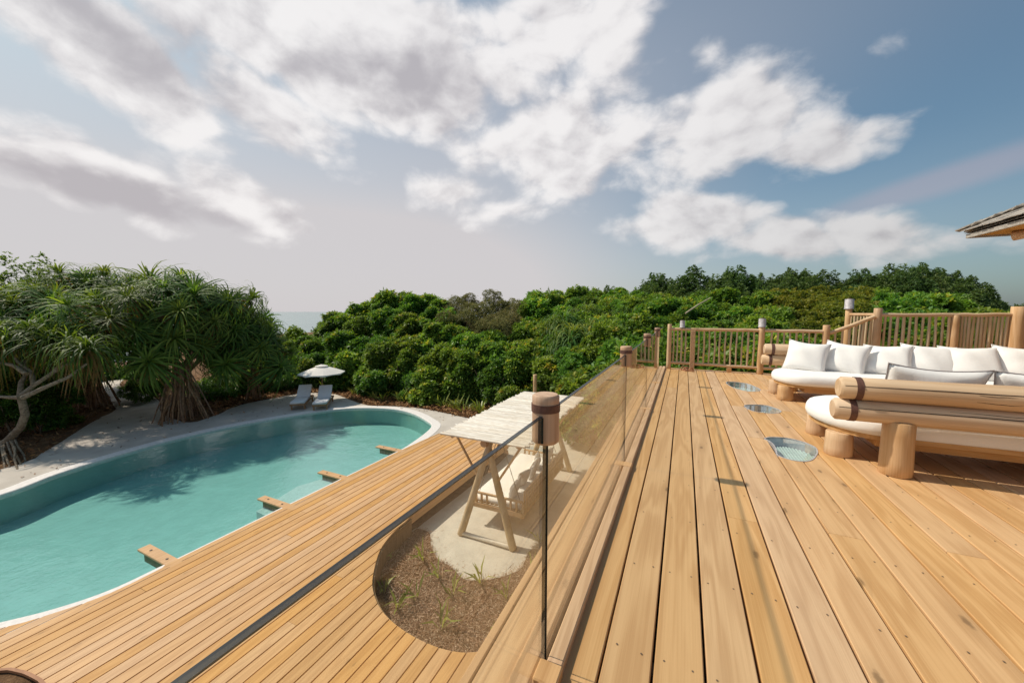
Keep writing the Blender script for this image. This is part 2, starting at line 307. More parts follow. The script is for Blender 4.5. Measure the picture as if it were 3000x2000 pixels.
# ------------------------------------------------------------------ object helpers
def tag(o, label=None, cat=None, group=None, kind=None):
    if label: o['label'] = label
    if cat: o['category'] = cat
    if group: o['group'] = group
    if kind: o['kind'] = kind
    return o
def link(o, parent=None):
    COL.objects.link(o)
    if parent is not None: o.parent = parent
    return o
def empty(name, loc=(0, 0, 0), label=None, cat=None, group=None, kind=None, parent=None):
    o = bpy.data.objects.new(name, None); o.empty_display_size = 0.2; o.location = loc
    return tag(link(o, parent), label, cat, group, kind)
def inst(name, mesh, parent=None, M=None):
    o = link(bpy.data.objects.new(name, mesh), parent)
    if M is not None: o.matrix_local = M
    return o
class MB:
    """collects shapes in world coordinates; build() links them as one mesh object whose parent is an Empty"""
    def __init__(s): s.v = []; s.f = []; s.sm = []
    def add(s, vs, fs, smooth=False):
        o = len(s.v); s.v += [tuple(p) for p in vs]; s.f += [[i + o for i in f] for f in fs]; s.sm += [smooth] * len(fs); return s
    def box(s, c, size, M=None, bev=0.0):
        hx, hy, hz = (k / 2 for k in size)
        if bev <= 0:
            vs_ = [Vector((a * hx, b * hy, d * hz)) for a in (-1, 1) for b in (-1, 1) for d in (-1, 1)]
            fs = [[0, 1, 3, 2], [4, 6, 7, 5], [0, 4, 5, 1], [2, 3, 7, 6], [0, 2, 6, 4], [1, 5, 7, 3]]
        else:
            bm = bmesh.new(); bmesh.ops.create_cube(bm, size=1.0)
            bmesh.ops.scale(bm, vec=size, verts=bm.verts); bmesh.ops.bevel(bm, geom=bm.edges[:], offset=bev, segments=1, affect='EDGES')
            bm.verts.index_update(); vs_ = [v.co.copy() for v in bm.verts]; fs = [[v.index for v in f.verts] for f in bm.faces]; bm.free()
        if M is not None: vs_ = [M @ v for v in vs_]
        c = Vector(c); return s.add([v + c for v in vs_], fs)
    def tube(s, pts, radii, segs=10, cap=True, wob=0.0, rng=None, chamfer=0.0):
        pts = [Vector(p) for p in pts]
        if not hasattr(radii, '__len__'): radii = [radii] * len(pts)
        radii = list(radii)
        if chamfer > 0:
            d0 = (pts[1] - pts[0]).normalized(); d1 = (pts[-1] - pts[-2]).normalized()
            pts = [pts[0], pts[0] + d0 * chamfer] + pts[1:-1] + [pts[-1] - d1 * chamfer, pts[-1]]
            radii = [radii[0] - chamfer, radii[0]] + radii[1:-1] + [radii[-1], radii[-1] - chamfer]
        n = len(pts); rings = []
        t0 = (pts[1] - pts[0]).normalized(); ref = Vector((0, 0, 1)) if abs(t0.z) < 0.9 else Vector((1, 0, 0))
        u = t0.cross(ref).normalized()
        vs_ = []
        for i, p in enumerate(pts):
            t = (pts[min(i + 1, n - 1)] - pts[max(i - 1, 0)]).normalized()
            u = (u - t * u.dot(t)).normalized(); w = t.cross(u)
            for k in range(segs):
                a = 2 * math.pi * k / segs; r = radii[i] * (1 + (rng.uniform(-wob, wob) if rng else 0))
                vs_.append(p + (u * math.cos(a) + w * math.sin(a)) * r)
        fs = [[i * segs + k, i * segs + (k + 1) % segs, (i + 1) * segs + (k + 1) % segs, (i + 1) * segs + k] for i in range(n - 1) for k in range(segs)]
        s.add(vs_, fs, True)
        if cap: s.add(vs_[:segs], [list(range(segs))[::-1]]); s.add(vs_[-segs:], [list(range(segs))])
        return s
    def prism(s, poly, z0, z1, bottom=True):
        n = len(poly); a = [(p[0], p[1], z0) for p in poly] + [(p[0], p[1], z1) for p in poly]
        fs = [[i, (i + 1) % n, n + (i + 1) % n, n + i] for i in range(n)] + [list(range(n, 2 * n))]
        if bottom: fs.append(list(range(n))[::-1])
        return s.add(a, fs)
    def rounded(s, poly, levels):
        """convex outline stacked at several (z, inset) levels, closed on top and bottom"""
        n = len(poly); vs_ = []
        for z, ins in levels:
            for i in range(n):
                p0, p1, p2 = Vector(poly[i - 1][:2]), Vector(poly[i][:2]), Vector(poly[(i + 1) % n][:2])
                e1 = (p1 - p0).normalized(); e2 = (p2 - p1).normalized(); nn = Vector((-e1.y - e2.y, e1.x + e2.x)).normalized()
                q_ = p1 + nn * ins; vs_.append((q_.x, q_.y, z))
        L = len(levels)
        fs = [[l * n + i, l * n + (i + 1) % n, (l + 1) * n + (i + 1) % n, (l + 1) * n + i] for l in range(L - 1) for i in range(n)]
        return s.add(vs_, fs + [list(range(n))[::-1], list(range((L - 1) * n, L * n))], True)
    def mesh(s, name, m=None):
        me = bpy.data.meshes.new(name); me.from_pydata(s.v, [], s.f); me.polygons.foreach_set('use_smooth', s.sm)
        if m: me.materials.append(MATS[m])
        me.update(); return me
    def build(s, name, m, parent=None, label=None):
        me = s.mesh(name, m); o = bpy.data.objects.new(name, me); COL.objects.link(o)
        if parent is not None:
            o.parent = parent
            chain = Matrix.Identity(4); pp = parent
            while pp is not None: chain = Matrix.LocRotScale(pp.location, pp.rotation_euler, pp.scale) @ chain; pp = pp.parent
            o.matrix_parent_inverse = Matrix.Identity(4)
            me.transform(chain.inverted())
        if label: o['label'] = label
        return o
def recenter(o):
    """put a single mesh thing's origin at its base"""
    me = o.data; co = np.empty(len(me.vertices) * 3); me.vertices.foreach_get('co', co); co = co.reshape(-1, 3)
    c = Vector(((co[:, 0].min() + co[:, 0].max()) / 2, (co[:, 1].min() + co[:, 1].max()) / 2, co[:, 2].min()))
    me.transform(Matrix.Translation(-c)); o.location = c; return o
def clip(poly, axis, val, keep_greater):
    out = []
    for i in range(len(poly)):
        a, b = poly[i - 1], poly[i]
        ia = (a[axis] >= val) == keep_greater; ib = (b[axis] >= val) == keep_greater
        if ia != ib:
            t = (val - a[axis]) / (b[axis] - a[axis]); out.append((a[0] + (b[0] - a[0]) * t, a[1] + (b[1] - a[1]) * t))
        if ib: out.append(b)
    return out
def area(poly): return 0.5 * sum(poly[i - 1][0] * poly[i][1] - poly[i][0] * poly[i - 1][1] for i in range(len(poly)))
def smooth_poly(pts, n=6, closed=True):
    """Catmull-Rom through 2-D points"""
    out = []; N = len(pts)
    for i in range(N if closed else N - 1):
        g_ = lambda k: Vector(pts[k % N][:2]) if closed else Vector(pts[min(max(k, 0), N - 1)][:2])
        p0, p1, p2, p3 = g_(i - 1), g_(i), g_(i + 1), g_(i + 2)
        for k in range(n):
            t = k / n
            out.append(tuple(0.5 * ((2 * p1) + (p2 - p0) * t + (2 * p0 - 5 * p1 + 4 * p2 - p3) * t * t + (3 * p1 - p0 - 3 * p2 + p3) * t ** 3)))
    if not closed: out.append(tuple(Vector(pts[-1][:2])))
    return out
def inside(poly, x, y):
    c = False
    for i in range(len(poly)):
        a, b = poly[i - 1], poly[i]
        if (a[1] > y) != (b[1] > y) and x < (b[0] - a[0]) * (y - a[1]) / (b[1] - a[1]) + a[0]: c = not c
    return c
def offset(poly, d):
    """positive d grows a counter-clockwise outline"""
    out = []; n = len(poly)
    for i in range(n):
        p0, p1, p2 = Vector(poly[i - 1]), Vector(poly[i]), Vector(poly[(i + 1) % n])
        e = (p2 - p0).normalized(); out.append((p1.x + e.y * d, p1.y - e.x * d))
    return out
def sheet(name, outer, holes, z, m, parent=None):
    bm = bmesh.new(); ed = []
    for loop in [outer] + holes:
        vs_ = [bm.verts.new((p[0], p[1], z)) for p in loop]
        ed += [bm.edges.new((vs_[i - 1], vs_[i])) for i in range(len(vs_))]
    bmesh.ops.triangle_fill(bm, edges=ed, use_beauty=True, use_dissolve=False)
    for f in bm.faces:
        if f.normal.z < 0: f.normal_flip()
    me = bpy.data.meshes.new(name); bm.to_mesh(me); bm.free(); me.materials.append(MATS[m])
    return inst(name, me, parent)
def cyl_log(mbx, p0, p1, r0, r1, rng, segs=18, chamfer=0.015, wav=0.03, n=8):
    p0, p1 = Vector(p0), Vector(p1)
    pts = [p0.lerp(p1, i / n) for i in range(n + 1)]; rr = [r0 + (r1 - r0) * i / n for i in range(n + 1)]
    rr = [r * (1 + rng.uniform(-wav, wav) * (0 < i < n)) for i, r in enumerate(rr)]
    return mbx.tube(pts, rr, segs, True, 0.0, None, chamfer)
def pts2(lst, z=0.0): return [tuple(at(x, y, z)[:2]) for x, y in lst]

# ================================================================== THE SETTING
R = random.Random(7)
SAND = -0.4
def struct(o): o['kind'] = 'structure'; return o
# pool outline (counter-clockwise), water level -0.12
WL = -0.065
far = pts2([(1264, 1255), (1251, 1235), (1206, 1212), (1147, 1200), (1057, 1197), (968, 1203), (849, 1221), (680, 1251), (510, 1290), (340, 1338), (170, 1391), (0, 1454)], WL)
near = pts2([(0, 1822), (159, 1782), (319, 1728), (472, 1656)], -0.01)
edge_x = -8.30                                            # line of the pool wall under the deck edge
k_ = H / 4.2
pool = far + [(-14.4 * k_, 1.2), (-13.3 * k_, 0.1), (-11.6 * k_, -0.5), (-10.0 * k_, -0.2), (-9.0 * k_, 0.55)] + near[0:3] + [(edge_x, 3.05), (edge_x, 5.0), (edge_x, 7.0), (edge_x, 8.6), (-8.36, 9.7)]
pool = smooth_poly(pool, 6)
if area(pool) < 0: pool = pool[::-1]
pool_out = offset(pool, 0.34)

# ---- terrain heights
SKY = [(560, 1010), (700, 1010), (800, 985), (880, 962), (940, 940), (1000, 905), (1100, 866), (1200, 846), (1260, 862), (1340, 852), (1430, 846), (1520, 852), (1580, 846), (1640, 850),
       (1700, 846), (1760, 846), (1850, 836), (1950, 830), (2100, 824), (2300, 820), (2500, 820), (2700, 822), (2830, 850), (2900, 880), (3200, 890), (3600, 890)]
BASE = [(560, 1190), (700, 1172), (830, 1150), (980, 1143), (1080, 1174), (1250, 1188), (1390, 1215), (1480, 1225), (1580, 1225)]
def lerp_tab(tab, u):
    if u <= tab[0][0]: return tab[0][1]
    for (a, b), (c_, d_) in zip(tab, tab[1:]):
        if u <= c_: return b + (d_ - b) * (u - a) / (c_ - a)
    return tab[-1][1]
def to_uz(x, y):
    Z = -x * math.sin(PHI) + y * math.cos(PHI)
    return (1500 + F * (x * math.cos(PHI) + y * math.sin(PHI)) / max(Z, 0.1), Z)
def from_uz(u, Z):
    l = (u - 1500) / F * Z; return (l * math.cos(PHI) - Z * math.sin(PHI), l * math.sin(PHI) + Z * math.cos(PHI))
def front_Z(u):
    a = F * H / (lerp_tab(BASE, u) - 913)
    if u > 1580:                                         # behind the upper deck the thicket stands along y = 11.6
        t = (u - 1500) / F; b = 11.4 / (math.cos(PHI) + t * math.sin(PHI)); w = min(1, (u - 1580) / 200); return a * (1 - w) + b * w
    return a
def crest_Z(u): return 27.0 + max(0, min(1, (u - 1600) / 500)) * 1.0
def top_height(u, Z):
    zf, zc = front_Z(u), crest_Z(u); hc = H + (913 - lerp_tab(SKY, u)) * zc / F
    s = min(1.0, max(0.0, (Z - zf) / (zc - zf))); h0 = 1.5 if u < 1600 else 1.5 + min(1, (u - 1600) / 200) * 1.4
    return h0 + (hc - h0) * s ** 0.85
def base_height(x, y):                                   # open ground: pool side 0, swing side lower
    t = min(1, max(0, (x + 7.4) / 2.0)); t = t * t * (3 - 2 * t)
    return (SAND - 0.02) * t - 0.03
def terrain(x, y):
    b = base_height(x, y)
    u, Z = to_uz(x, y)
    if Z > 4 and 540 < u < 4200:
        zf = front_Z(u); s = (Z - zf - 0.7) / 4.0
        if s > 0:
            w = min(1, s); w = w * w * (3 - 2 * w); edge = min(1, max(0, (u - 560) / 250))
            h = max(b, top_height(u, min(Z, crest_Z(u))) - 2.0)
            if Z > crest_Z(u): h = max(b, h - (Z - crest_Z(u)) * 0.25)
            return b + (h - b) * w * edge
    if x < -40: return b - min(3.2, (-40 - x) * 0.08)
    return b
xs = np.unique(np.concatenate([np.arange(-75, -25, 1.5), np.arange(-25, -4, 0.22), np.arange(-4, 12, 0.5), np.arange(12, 70, 2.5)]))
ys = np.unique(np.concatenate([np.arange(-14, -1, 1.0), np.arange(-1, 16, 0.22), np.arange(16, 44, 0.8), np.arange(44, 80, 2.5)]))
gv = []; gf = []
pool_hole = offset(pool, 0.2)
pbb = (min(p[0] for p in pool_hole), max(p[0] for p in pool_hole), min(p[1] for p in pool_hole), max(p[1] for p in pool_hole))
for y in ys:
    for x in xs: gv.append((x, y, terrain(x, y)))
nx = len(xs)
for j in range(len(ys) - 1):
    for i in range(nx - 1):
        mx_, my_ = (xs[i] + xs[i + 1]) / 2, (ys[j] + ys[j + 1]) / 2
        if pbb[0] < mx_ < pbb[1] and pbb[2] < my_ < pbb[3] and inside(pool_hole, mx_, my_): continue
        a = j * nx + i; gf.append([a, a + 1, a + 1 + nx, a + nx])
me = bpy.data.meshes.new('ground'); me.from_pydata(gv, [], gf); me.polygons.foreach_set('use_smooth', [True] * len(gf)); me.materials.append(MATS['ground_litter'])
struct(inst('ground', me))
struct(sheet('sea', [(-20000, -20000), (20000, -20000), (20000, 20000), (-20000, 20000)], [], -2.6, 'sea_water'))

# ---- paths and sand
path_px = [(-60, 1400), (0, 1374), (100, 1340), (200, 1278), (280, 1228), (337, 1197), (318, 1160), (297, 1120), (300, 1098), (375, 1092), (352, 1125), (372, 1145), (420, 1150), (468, 1172), (472, 1205), (500, 1222), (560, 1236), (640, 1212), (700, 1186), (830, 1160), (900, 1150), (980, 1154), (1030, 1172), (1080, 1186), (1180, 1190), (1250, 1197), (1320, 1212), (1390, 1226)]
pp_ = smooth_poly(pts2(path_px), 4, False)
path = pp_ + [(-6.6, 13.5), (-7.3, 12.0), (-8.0, 11.3), (-8.2, 2.0), (-8.3, 1.0), (-9.0, -1.0), (-12, -2.5), (-18, -1.5), (-20, 1.5)]
if area(path) < 0: path = path[::-1]
path = [(x + R.uniform(-.04, .04), y + R.uniform(-.04, .04)) for x, y in path]
struct(sheet('sand_path', path, [offset(pool, 0.25)], -0.016, 'path_sand'))
bed_px = [(1050 + x / 3.137, 1450 + y / 3.137) for x, y in [(530, 290), (650, 330), (668, 450), (735, 580), (850, 640), (960, 750), (1080, 765), (1280, 745), (1480, 670), (1540, 570), (1600, 480)]]
bed_edge = pts2(bed_px, SAND)
swing_sand = [(-5.38, bed_edge[0][1])] + bed_edge + [(-2.2, 7.0), (-1.8, 8.2), (-0.5, 9.0), (3, 9.2), (3, 10.6), (-1.0, 12.0), (-3.2, 13.3), (-5.5, 13.8), (-6.6, 13.0), (-6.3, 11.4), (-5.38, 11.3)]
swing_sand = smooth_poly(swing_sand, 4)
if area(swing_sand) < 0: swing_sand = swing_sand[::-1]
struct(sheet('sand_court', swing_sand, [], SAND - 0.03, 'swing_sand'))

# ---- pool basin
basin = empty('pool', (pool[0][0], pool[0][1], -1.5), kind='structure')
mb = MB(); n = len(pool)
wall = [(p[0], p[1], -0.06) for p in pool] + [(p[0], p[1], -0.78) for p in pool]
mb.add(wall, [[i, n + i, n + (i + 1) % n, (i + 1) % n] for i in range(n)], True).build('basin_wall', 'pool_plaster', basin)
fl = sheet('basin_floor', offset(pool, 0.02), [], -0.78, 'pool_plaster'); fl.data.transform(Matrix.Translation(-basin.location)); fl.parent = basin
ledge = pts2([(795, 1478), (880, 1420), (920, 1408), (975, 1412), (950, 1440), (860, 1490)], -0.2)
ledge = [(ledge[0][0], 5.05), (ledge[1][0] + .02, 6.3), (ledge[2][0] + .1, 6.85), (-8.3, 6.9), (-8.3, 5.0)]
if area(ledge) < 0: ledge = ledge[::-1]
MB().prism(ledge, -0.77, -0.19).build('shallow_ledge', 'coping', basin)
mb = MB(); o_ = pool_out; nn_ = len(pool)
lip = offset(pool, -0.02)
prof = [(lip, -0.14), (lip, -0.022), (offset(pool, 0.005), -0.008), (offset(pool, 0.33), -0.006), (pool_out, -0.011), (pool_out, -0.3)]
vs_ = [(p[0], p[1], z) for ring, z in prof for p in ring]
fs = [[l * nn_ + i, l * nn_ + (i + 1) % nn_, (l + 1) * nn_ + (i + 1) % nn_, (l + 1) * nn_ + i] for l in range(len(prof) - 1) for i in range(nn_)]
MB().add(vs_, fs).build('coping', 'coping', basin)
struct(sheet('pool_water', offset(pool, -0.015), [], WL, 'pool_water'))

# ---- pool deck: planks along y
hole = pts2([(1050 + x / 3.137, 1450 + y / 3.137) for x, y in [(1330, 1370), (1200, 1420), (1050, 1440), (900, 1435), (700, 1385), (480, 1280), (300, 1150), (190, 1020), (130, 850), (140, 700), (200, 500), (310, 350), (400, 270)]])
DR = -5.33                                               # right edge of the walkway
hole_s = smooth_poly([(-1.3, 4.9)] + hole + [(DR, 6.15)], 4, False)
lefthole = smooth_poly([(-8.6, 0.2), (-8.2, 0.75)] + pts2([(0, 1959), (60, 1962), (96, 1974), (134, 2000)]) + [(-6.5, 1.3), (-6.1, 0.95), (-5.85, 0.3), (-5.8, -1.2)], 3, False)
deck_left = [(-8.245, 8.75), (-8.245, 3.05)] + smooth_poly([(p[0] + .04, p[1]) for p in pts2([(472, 1660), (319, 1734), (159, 1790), (0, 1835)])] + [(-9.45, 0.75), (-9.8, 0.2)], 3, False)
deck_poly = deck_left + lefthole + [(-0.75, -1.2), (-0.75, 4.9)] + hole_s[0:] + [(DR, 11.2), (-7.6, 11.6), (-8.0, 11.55), (-8.13, 11.0), (-8.2, 10.0)]
if area(deck_poly) < 0: deck_poly = deck_poly[::-1]
pdeck = empty('pool_deck', (-6.7, 6.0, -0.04), kind='structure')
pitch = 0.188
x = -9.8
while x < -0.75:
    strip = clip(clip(deck_poly, 0, x + 0.010, True), 0, x + pitch - 0.010, False)
    if len(strip) >= 3:
        cuts = [-2.0] + ([R.uniform(0.5, 9.0)] if R.random() < .6 else [])
        cuts.append(12.5)
        for a, b in zip(cuts, cuts[1:]):
            pc = clip(clip(strip, 1, a + 0.002, True), 1, b - 0.002, False)
            if len(pc) >= 3 and abs(area(pc)) > 0.004:
                dz_ = R.uniform(-0.0015, 0.0015)
                MB().prism(pc, -0.042 + dz_, dz_).build('plank', 'pool_plank_wood', pdeck)
    x += pitch
# boards that stick out over the water, each with two bolts
for i, (yc, xl) in enumerate([(3.16, -9.29), (5.30, -9.22), (6.92, -9.22), (9.10, -9.24)]):
    b_ = MB().box(((xl - 8.05) / 2, yc, -0.022), (-8.05 - xl, 0.19, 0.044), bev=0.008).build('cantilever_board', 'kerb_wood', pdeck)
    for xx in (xl + 0.28, -8.42):
        MB().tube([(xx, yc, 0.0), (xx, yc, 0.010)], 0.022, 8).build('bolt', 'screw_steel', b_)
    MB().box(((xl - 8.2) / 2 + 0.06, yc, -0.13), (-8.2 - xl - 0.2, 0.12, 0.17)).build('joist_end', 'dark_skirting', b_)
# skirting round the planting bed and fascia along the swing court
def ribbon(line, z0, z1, t, name, m, parent):
    n_ = len(line); off = [];
    for i in range(n_):
        p0, p2 = Vector(line[max(0, i - 1)]), Vector(line[min(n_ - 1, i + 1)]); e = (p2 - p0).normalized(); off.append((line[i][0] + e.y * t, line[i][1] - e.x * t))
    v_ = [(p[0], p[1], z0) for p in line] + [(p[0], p[1], z1) for p in line] + [(p[0], p[1], z1) for p in off] + [(p[0], p[1], z0) for p in off]
    f_ = []
    for i in range(n_ - 1):
        for r in range(4): a = r * n_ + i; b = ((r + 1) % 4) * n_ + i; f_.append([a, a + 1, b + 1, b])
    f_ += [[0, n_, 2 * n_, 3 * n_], [n_ - 1, 4 * n_ - 1, 3 * n_ - 1, 2 * n_ - 1]]
    return MB().add(v_, f_).build(name, m, parent)
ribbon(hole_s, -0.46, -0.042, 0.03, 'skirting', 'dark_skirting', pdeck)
MB().box((DR - 0.03, (6.15 + 11.2) / 2, -0.12), (0.04, 11.2 - 6.15, 0.15)).build('fascia', 'kerb_wood', pdeck)
ribbon(lefthole[3:], -0.02, 0.014, 0.035, 'edge_trim', 'red_trim', pdeck)
mb = MB()
for yy in np.arange(-1.0, 11.2, 0.62):
    for xa, xb in ([(-8.2, DR - 0.1)] if yy > 5.4 else [(-8.2, DR - 0.3), (-1.7, -0.8)] if yy > 3.9 else [(-5.6, -0.8), (-8.2, -5.6)] if yy > 1.6 else [(-5.5, -0.8)]):
        mb.box(((xa + xb) / 2, yy, -0.10), (xb - xa, 0.06, 0.12))
mb.build('joists', 'dark_skirting', pdeck)['kind'] = 'stuff'
struct(sheet('bed_soil', [(-5.6, 3.6), (-0.6, 3.6), (-0.6, 8.6), (-5.6, 8.6)], [], SAND - 0.038, 'mulch'))

# ---- upper deck
udeck = empty('upper_deck', (1.0, 4.0, ZD - 0.05), kind='structure')
sky_px = [[(2150 + x / 3.484, 950 + y / 3.484) for x, y in pl] for pl in (
    [(310, 1168), (335, 1152), (400, 1148), (520, 1155), (640, 1178), (740, 1208), (830, 1250), (858, 1290), (850, 1330), (800, 1385), (700, 1400), (560, 1378), (445, 1335), (425, 1290), (405, 1235), (360, 1192)],
    [(108, 835), (130, 820), (300, 822), (400, 845), (480, 880), (470, 900), (380, 908), (220, 890), (150, 868)],
    [(-80, 590), (-20, 585), (130, 602), (230, 640), (275, 668), (240, 684), (150, 684), (40, 660), (-40, 630)])]
sky_polys = [smooth_poly(pts2(pl, ZD), 4) for pl in sky_px]
sky_polys = [p if area(p) > 0 else p[::-1] for p in sky_polys]
def span(poly, x):
    ys_ = [a[1] + (b[1] - a[1]) * (x - a[0]) / (b[0] - a[0]) for a, b in zip(poly, poly[1:] + poly[:1]) if (a[0] > x) != (b[0] > x)]
    return (min(ys_), max(ys_)) if ys_ else None
UP = 0.1815; g0 = 0.117 - 2 * UP; U_FAR = 9.62; U_NEAR = -1.6
def upper_plank(x0, x1, lo, hi):
    """lo / hi: functions of x giving the two ends"""
    xx = [x0 + (x1 - x0) * k / 6 for k in range(7)]; L_ = [lo(v) for v in xx]; Hh = [hi(v) for v in xx]
    if max(h - l for l, h in zip(L_, Hh)) < 0.03: return
    Hh = [max(h, l + 0.001) for l, h in zip(L_, Hh)]
    dz_ = R.uniform(-0.0015, 0.0015); b = 0.0035
    rings = []
    for ins, z in ((0, ZD - 0.044), (0, ZD - b + dz_), (b, ZD + dz_)):
        ring = [(v + (ins if i == 0 else -ins if i == 6 else 0), l + ins, z) for i, (v, l) in enumerate(zip(xx, L_))] + [(v + (ins if i == 0 else -ins if i == 6 else 0), max(h - ins, l + ins), z) for i, (v, h, l) in reversed(list(enumerate(zip(xx, Hh, L_))))]
        rings.append(ring)
    m_ = len(rings[0]); vs_ = [p for r in rings for p in r]
    fs = [[r * m_ + i, r * m_ + (i + 1) % m_, (r + 1) * m_ + (i + 1) % m_, (r + 1) * m_ + i] for r in range(2) for i in range(m_)]
    fs += [[2 * m_ + i, 2 * m_ + i + 1, 2 * m_ + 12 - i, 2 * m_ + 13 - i] for i in range(6)]
    MB().add(vs_, fs).build('plank', 'upper_plank_wood', udeck)
cols = [(-0.375, g0 - 0.004)] + [(g0 + k * UP + 0.0052, g0 + (k + 1) * UP - 0.0052) for k in range(36)]
far_edge = lambda v: U_FAR - 0.02 * math.sin(v * 1.3)
for ci, (x0, x1) in enumerate(cols):
    cuts = [R.choice((2.75, 5.0, 7.2)) + R.uniform(-.1, .1)] if ci % 3 == 1 else []
    holes_here = []
    for pl in sky_polys:
        sp = [span(pl, x0 + (x1 - x0) * k / 6) for k in range(7)]
        if any(sp): holes_here.append((pl, [s for s in sp if s]))
    # drop joints that fall near a skylight, then cut the row at each skylight
    for pl, sp in holes_here:
        lo_, hi_ = min(s[0] for s in sp), max(s[1] for s in sp); cuts = [c_ for c_ in cuts if c_ < lo_ - 0.25 or c_ > hi_ + 0.25]
    ev = sorted([(c_, None) for c_ in cuts] + [((sp[0][0] + sp[0][1]) / 2, pl) for pl, sp in holes_here], key=lambda t: t[0])
    cur = lambda v: U_NEAR
    for yc, pl in ev:
        if pl is None:
            upper_plank(x0, x1, cur, lambda v, c_=yc: c_ - 0.0015); cur = lambda v, c_=yc: c_ + 0.0015
        else:
            upper_plank(x0, x1, cur, lambda v, p=pl, c_=yc: (span(p, v) or (c_ - 0.0005, 0))[0]); cur = lambda v, p=pl, c_=yc: (span(p, v) or (0, c_ + 0.0005))[1]
    upper_plank(x0, x1, cur, far_edge)
# joists under the boards, outer boards, kerb
for jj, yy in enumerate(np.arange(-1.3, 9.6, 0.55)):
    if any(min(p[1] for p in pl) - .1 < yy < max(p[1] for p in pl) + .1 for pl in sky_polys): continue
    MB().box((2.9, yy, ZD - 0.115), (6.9, 0.06, 0.14)).build('joist', 'dark_skirting', udeck)
GX = -0.442
MB().box((GX + 0.045, 4.0, ZD + 0.012), (0.062, 11.2, 0.055), bev=0.006).build('kerb_rail', 'kerb_wood', udeck)
MB().box((GX - 0.055, 4.0, ZD + 0.006), (0.075, 11.2, 0.043), bev=0.006).build('kerb_rail', 'kerb_wood', udeck)
MB().box((GX - 0.16, 4.0, ZD - 0.025), (0.125, 11.2, 0.04), bev=0.005).build('edge_plank', 'upper_plank_wood', udeck)
MB().box((GX - 0.245, 4.0, ZD - 0.14), (0.036, 11.2, 0.28), bev=0.004).build('fascia', 'kerb_wood', udeck)
JY = [1.24, 3.28, 5.31, 7.35]
for yy in JY:
    MB().box((GX + 0.035, yy - 0.055, ZD + 0.016), (0.088, 0.09, 0.058), bev=0.005).build('kerb_block', 'kerb_wood', udeck)
mb = MB()
for x0, x1 in cols[1:26]:
    for yy in np.arange(-1.3, 9.5, 0.55):
        for xx in (x0 + 0.035, x1 - 0.035):
            px_, py_ = xx + R.uniform(-.006, .006), yy + R.uniform(-.01, .01)
            if any(inside(pl, px_, py_) for pl in sky_polys) or R.random() < 0.15: continue
            mb.add([(px_ + 0.0045 * math.cos(a * math.pi / 3), py_ + 0.0045 * math.sin(a * math.pi / 3), ZD + 0.0022) for a in range(6)], [list(range(6))])
mb.build('screw_heads', 'screw_steel', udeck)['kind'] = 'stuff'
# under the upper deck: wall of the lower floor and posts
lw = empty('lower_storey', (2.5, 4.0, SAND), 'tan plastered lower storey wall carrying the upper deck', 'building')
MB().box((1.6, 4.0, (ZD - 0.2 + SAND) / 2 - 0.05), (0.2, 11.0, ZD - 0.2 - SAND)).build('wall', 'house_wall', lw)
MB().box((2.9, 4.0, ZD - 0.21), (6.9, 11.2, 0.04)).build('gap_backing', 'dark_skirting', lw)  # dark sheet added beneath the planks to block light, so their gaps read black
for yy in (-1.2, 1.4, 4.0, 6.6, 9.3):
    cyl_log(MB(), (-0.3, yy, SAND - 0.05), (-0.3, yy, ZD - 0.235), 0.1, 0.095, R, 14).build('support_post', 'log_z', lw)
for xx in (3.5, 6.3):
    MB().box((xx, 9.4, (ZD - 0.2 + SAND) / 2 - 0.05), (0.25, 0.25, ZD - 0.2 - SAND)).build('support_post', 'log_z', lw)
# skylights set in the deck
for k, pl in enumerate(sky_polys):
    cx_, cy_ = sum(p[0] for p in pl) / len(pl), sum(p[1] for p in pl) / len(pl)
    t = empty('deck_skylight', (cx_, cy_, ZD - 0.12), ['large kidney shaped glass skylight set in the deck beside the near sofa', 'narrow glass skylight in the deck between the other two skylights', 'narrow glass skylight in the deck closest to the far railing'][k], 'skylight', 'glass skylights set into the deck boards')
    inn = offset(pl, -0.010)
    n_ = len(pl)
    v_ = [(p[0], p[1], ZD + 0.003) for p in pl] + [(p[0], p[1], ZD + 0.003) for p in inn] + [(p[0], p[1], ZD - 0.12) for p in inn] + [(p[0], p[1], ZD - 0.12) for p in pl]
    MB().add(v_, [[r * n_ + i, r * n_ + (i + 1) % n_, ((r + 1) % 4) * n_ + (i + 1) % n_, ((r + 1) % 4) * n_ + i] for r in range(4) for i in range(n_)]).build('rim', 'galvanised', t)
    gl = sheet('glass', inn, [], ZD - 0.004, 'skylight_glass', None); gl.data.transform(Matrix.Translation(-t.location)); gl.parent = t
    fl = sheet('well_floor', pl, [], ZD - 0.119, 'well_rib', None); fl.data.transform(Matrix.Translation(-t.location)); fl.parent = t
    x0, x1 = min(p[0] for p in inn), max(p[0] for p in inn); xx = x0 + 0.01
    while xx < x1:
        a = span(inn, xx + 0.008)
        if a and a[1] - a[0] > 0.03: MB().box((xx + 0.008, (a[0] + a[1]) / 2, ZD - 0.105), (0.016, a[1] - a[0] - 0.012, 0.026)).build('rib', 'well_rib', t)
        xx += 0.027

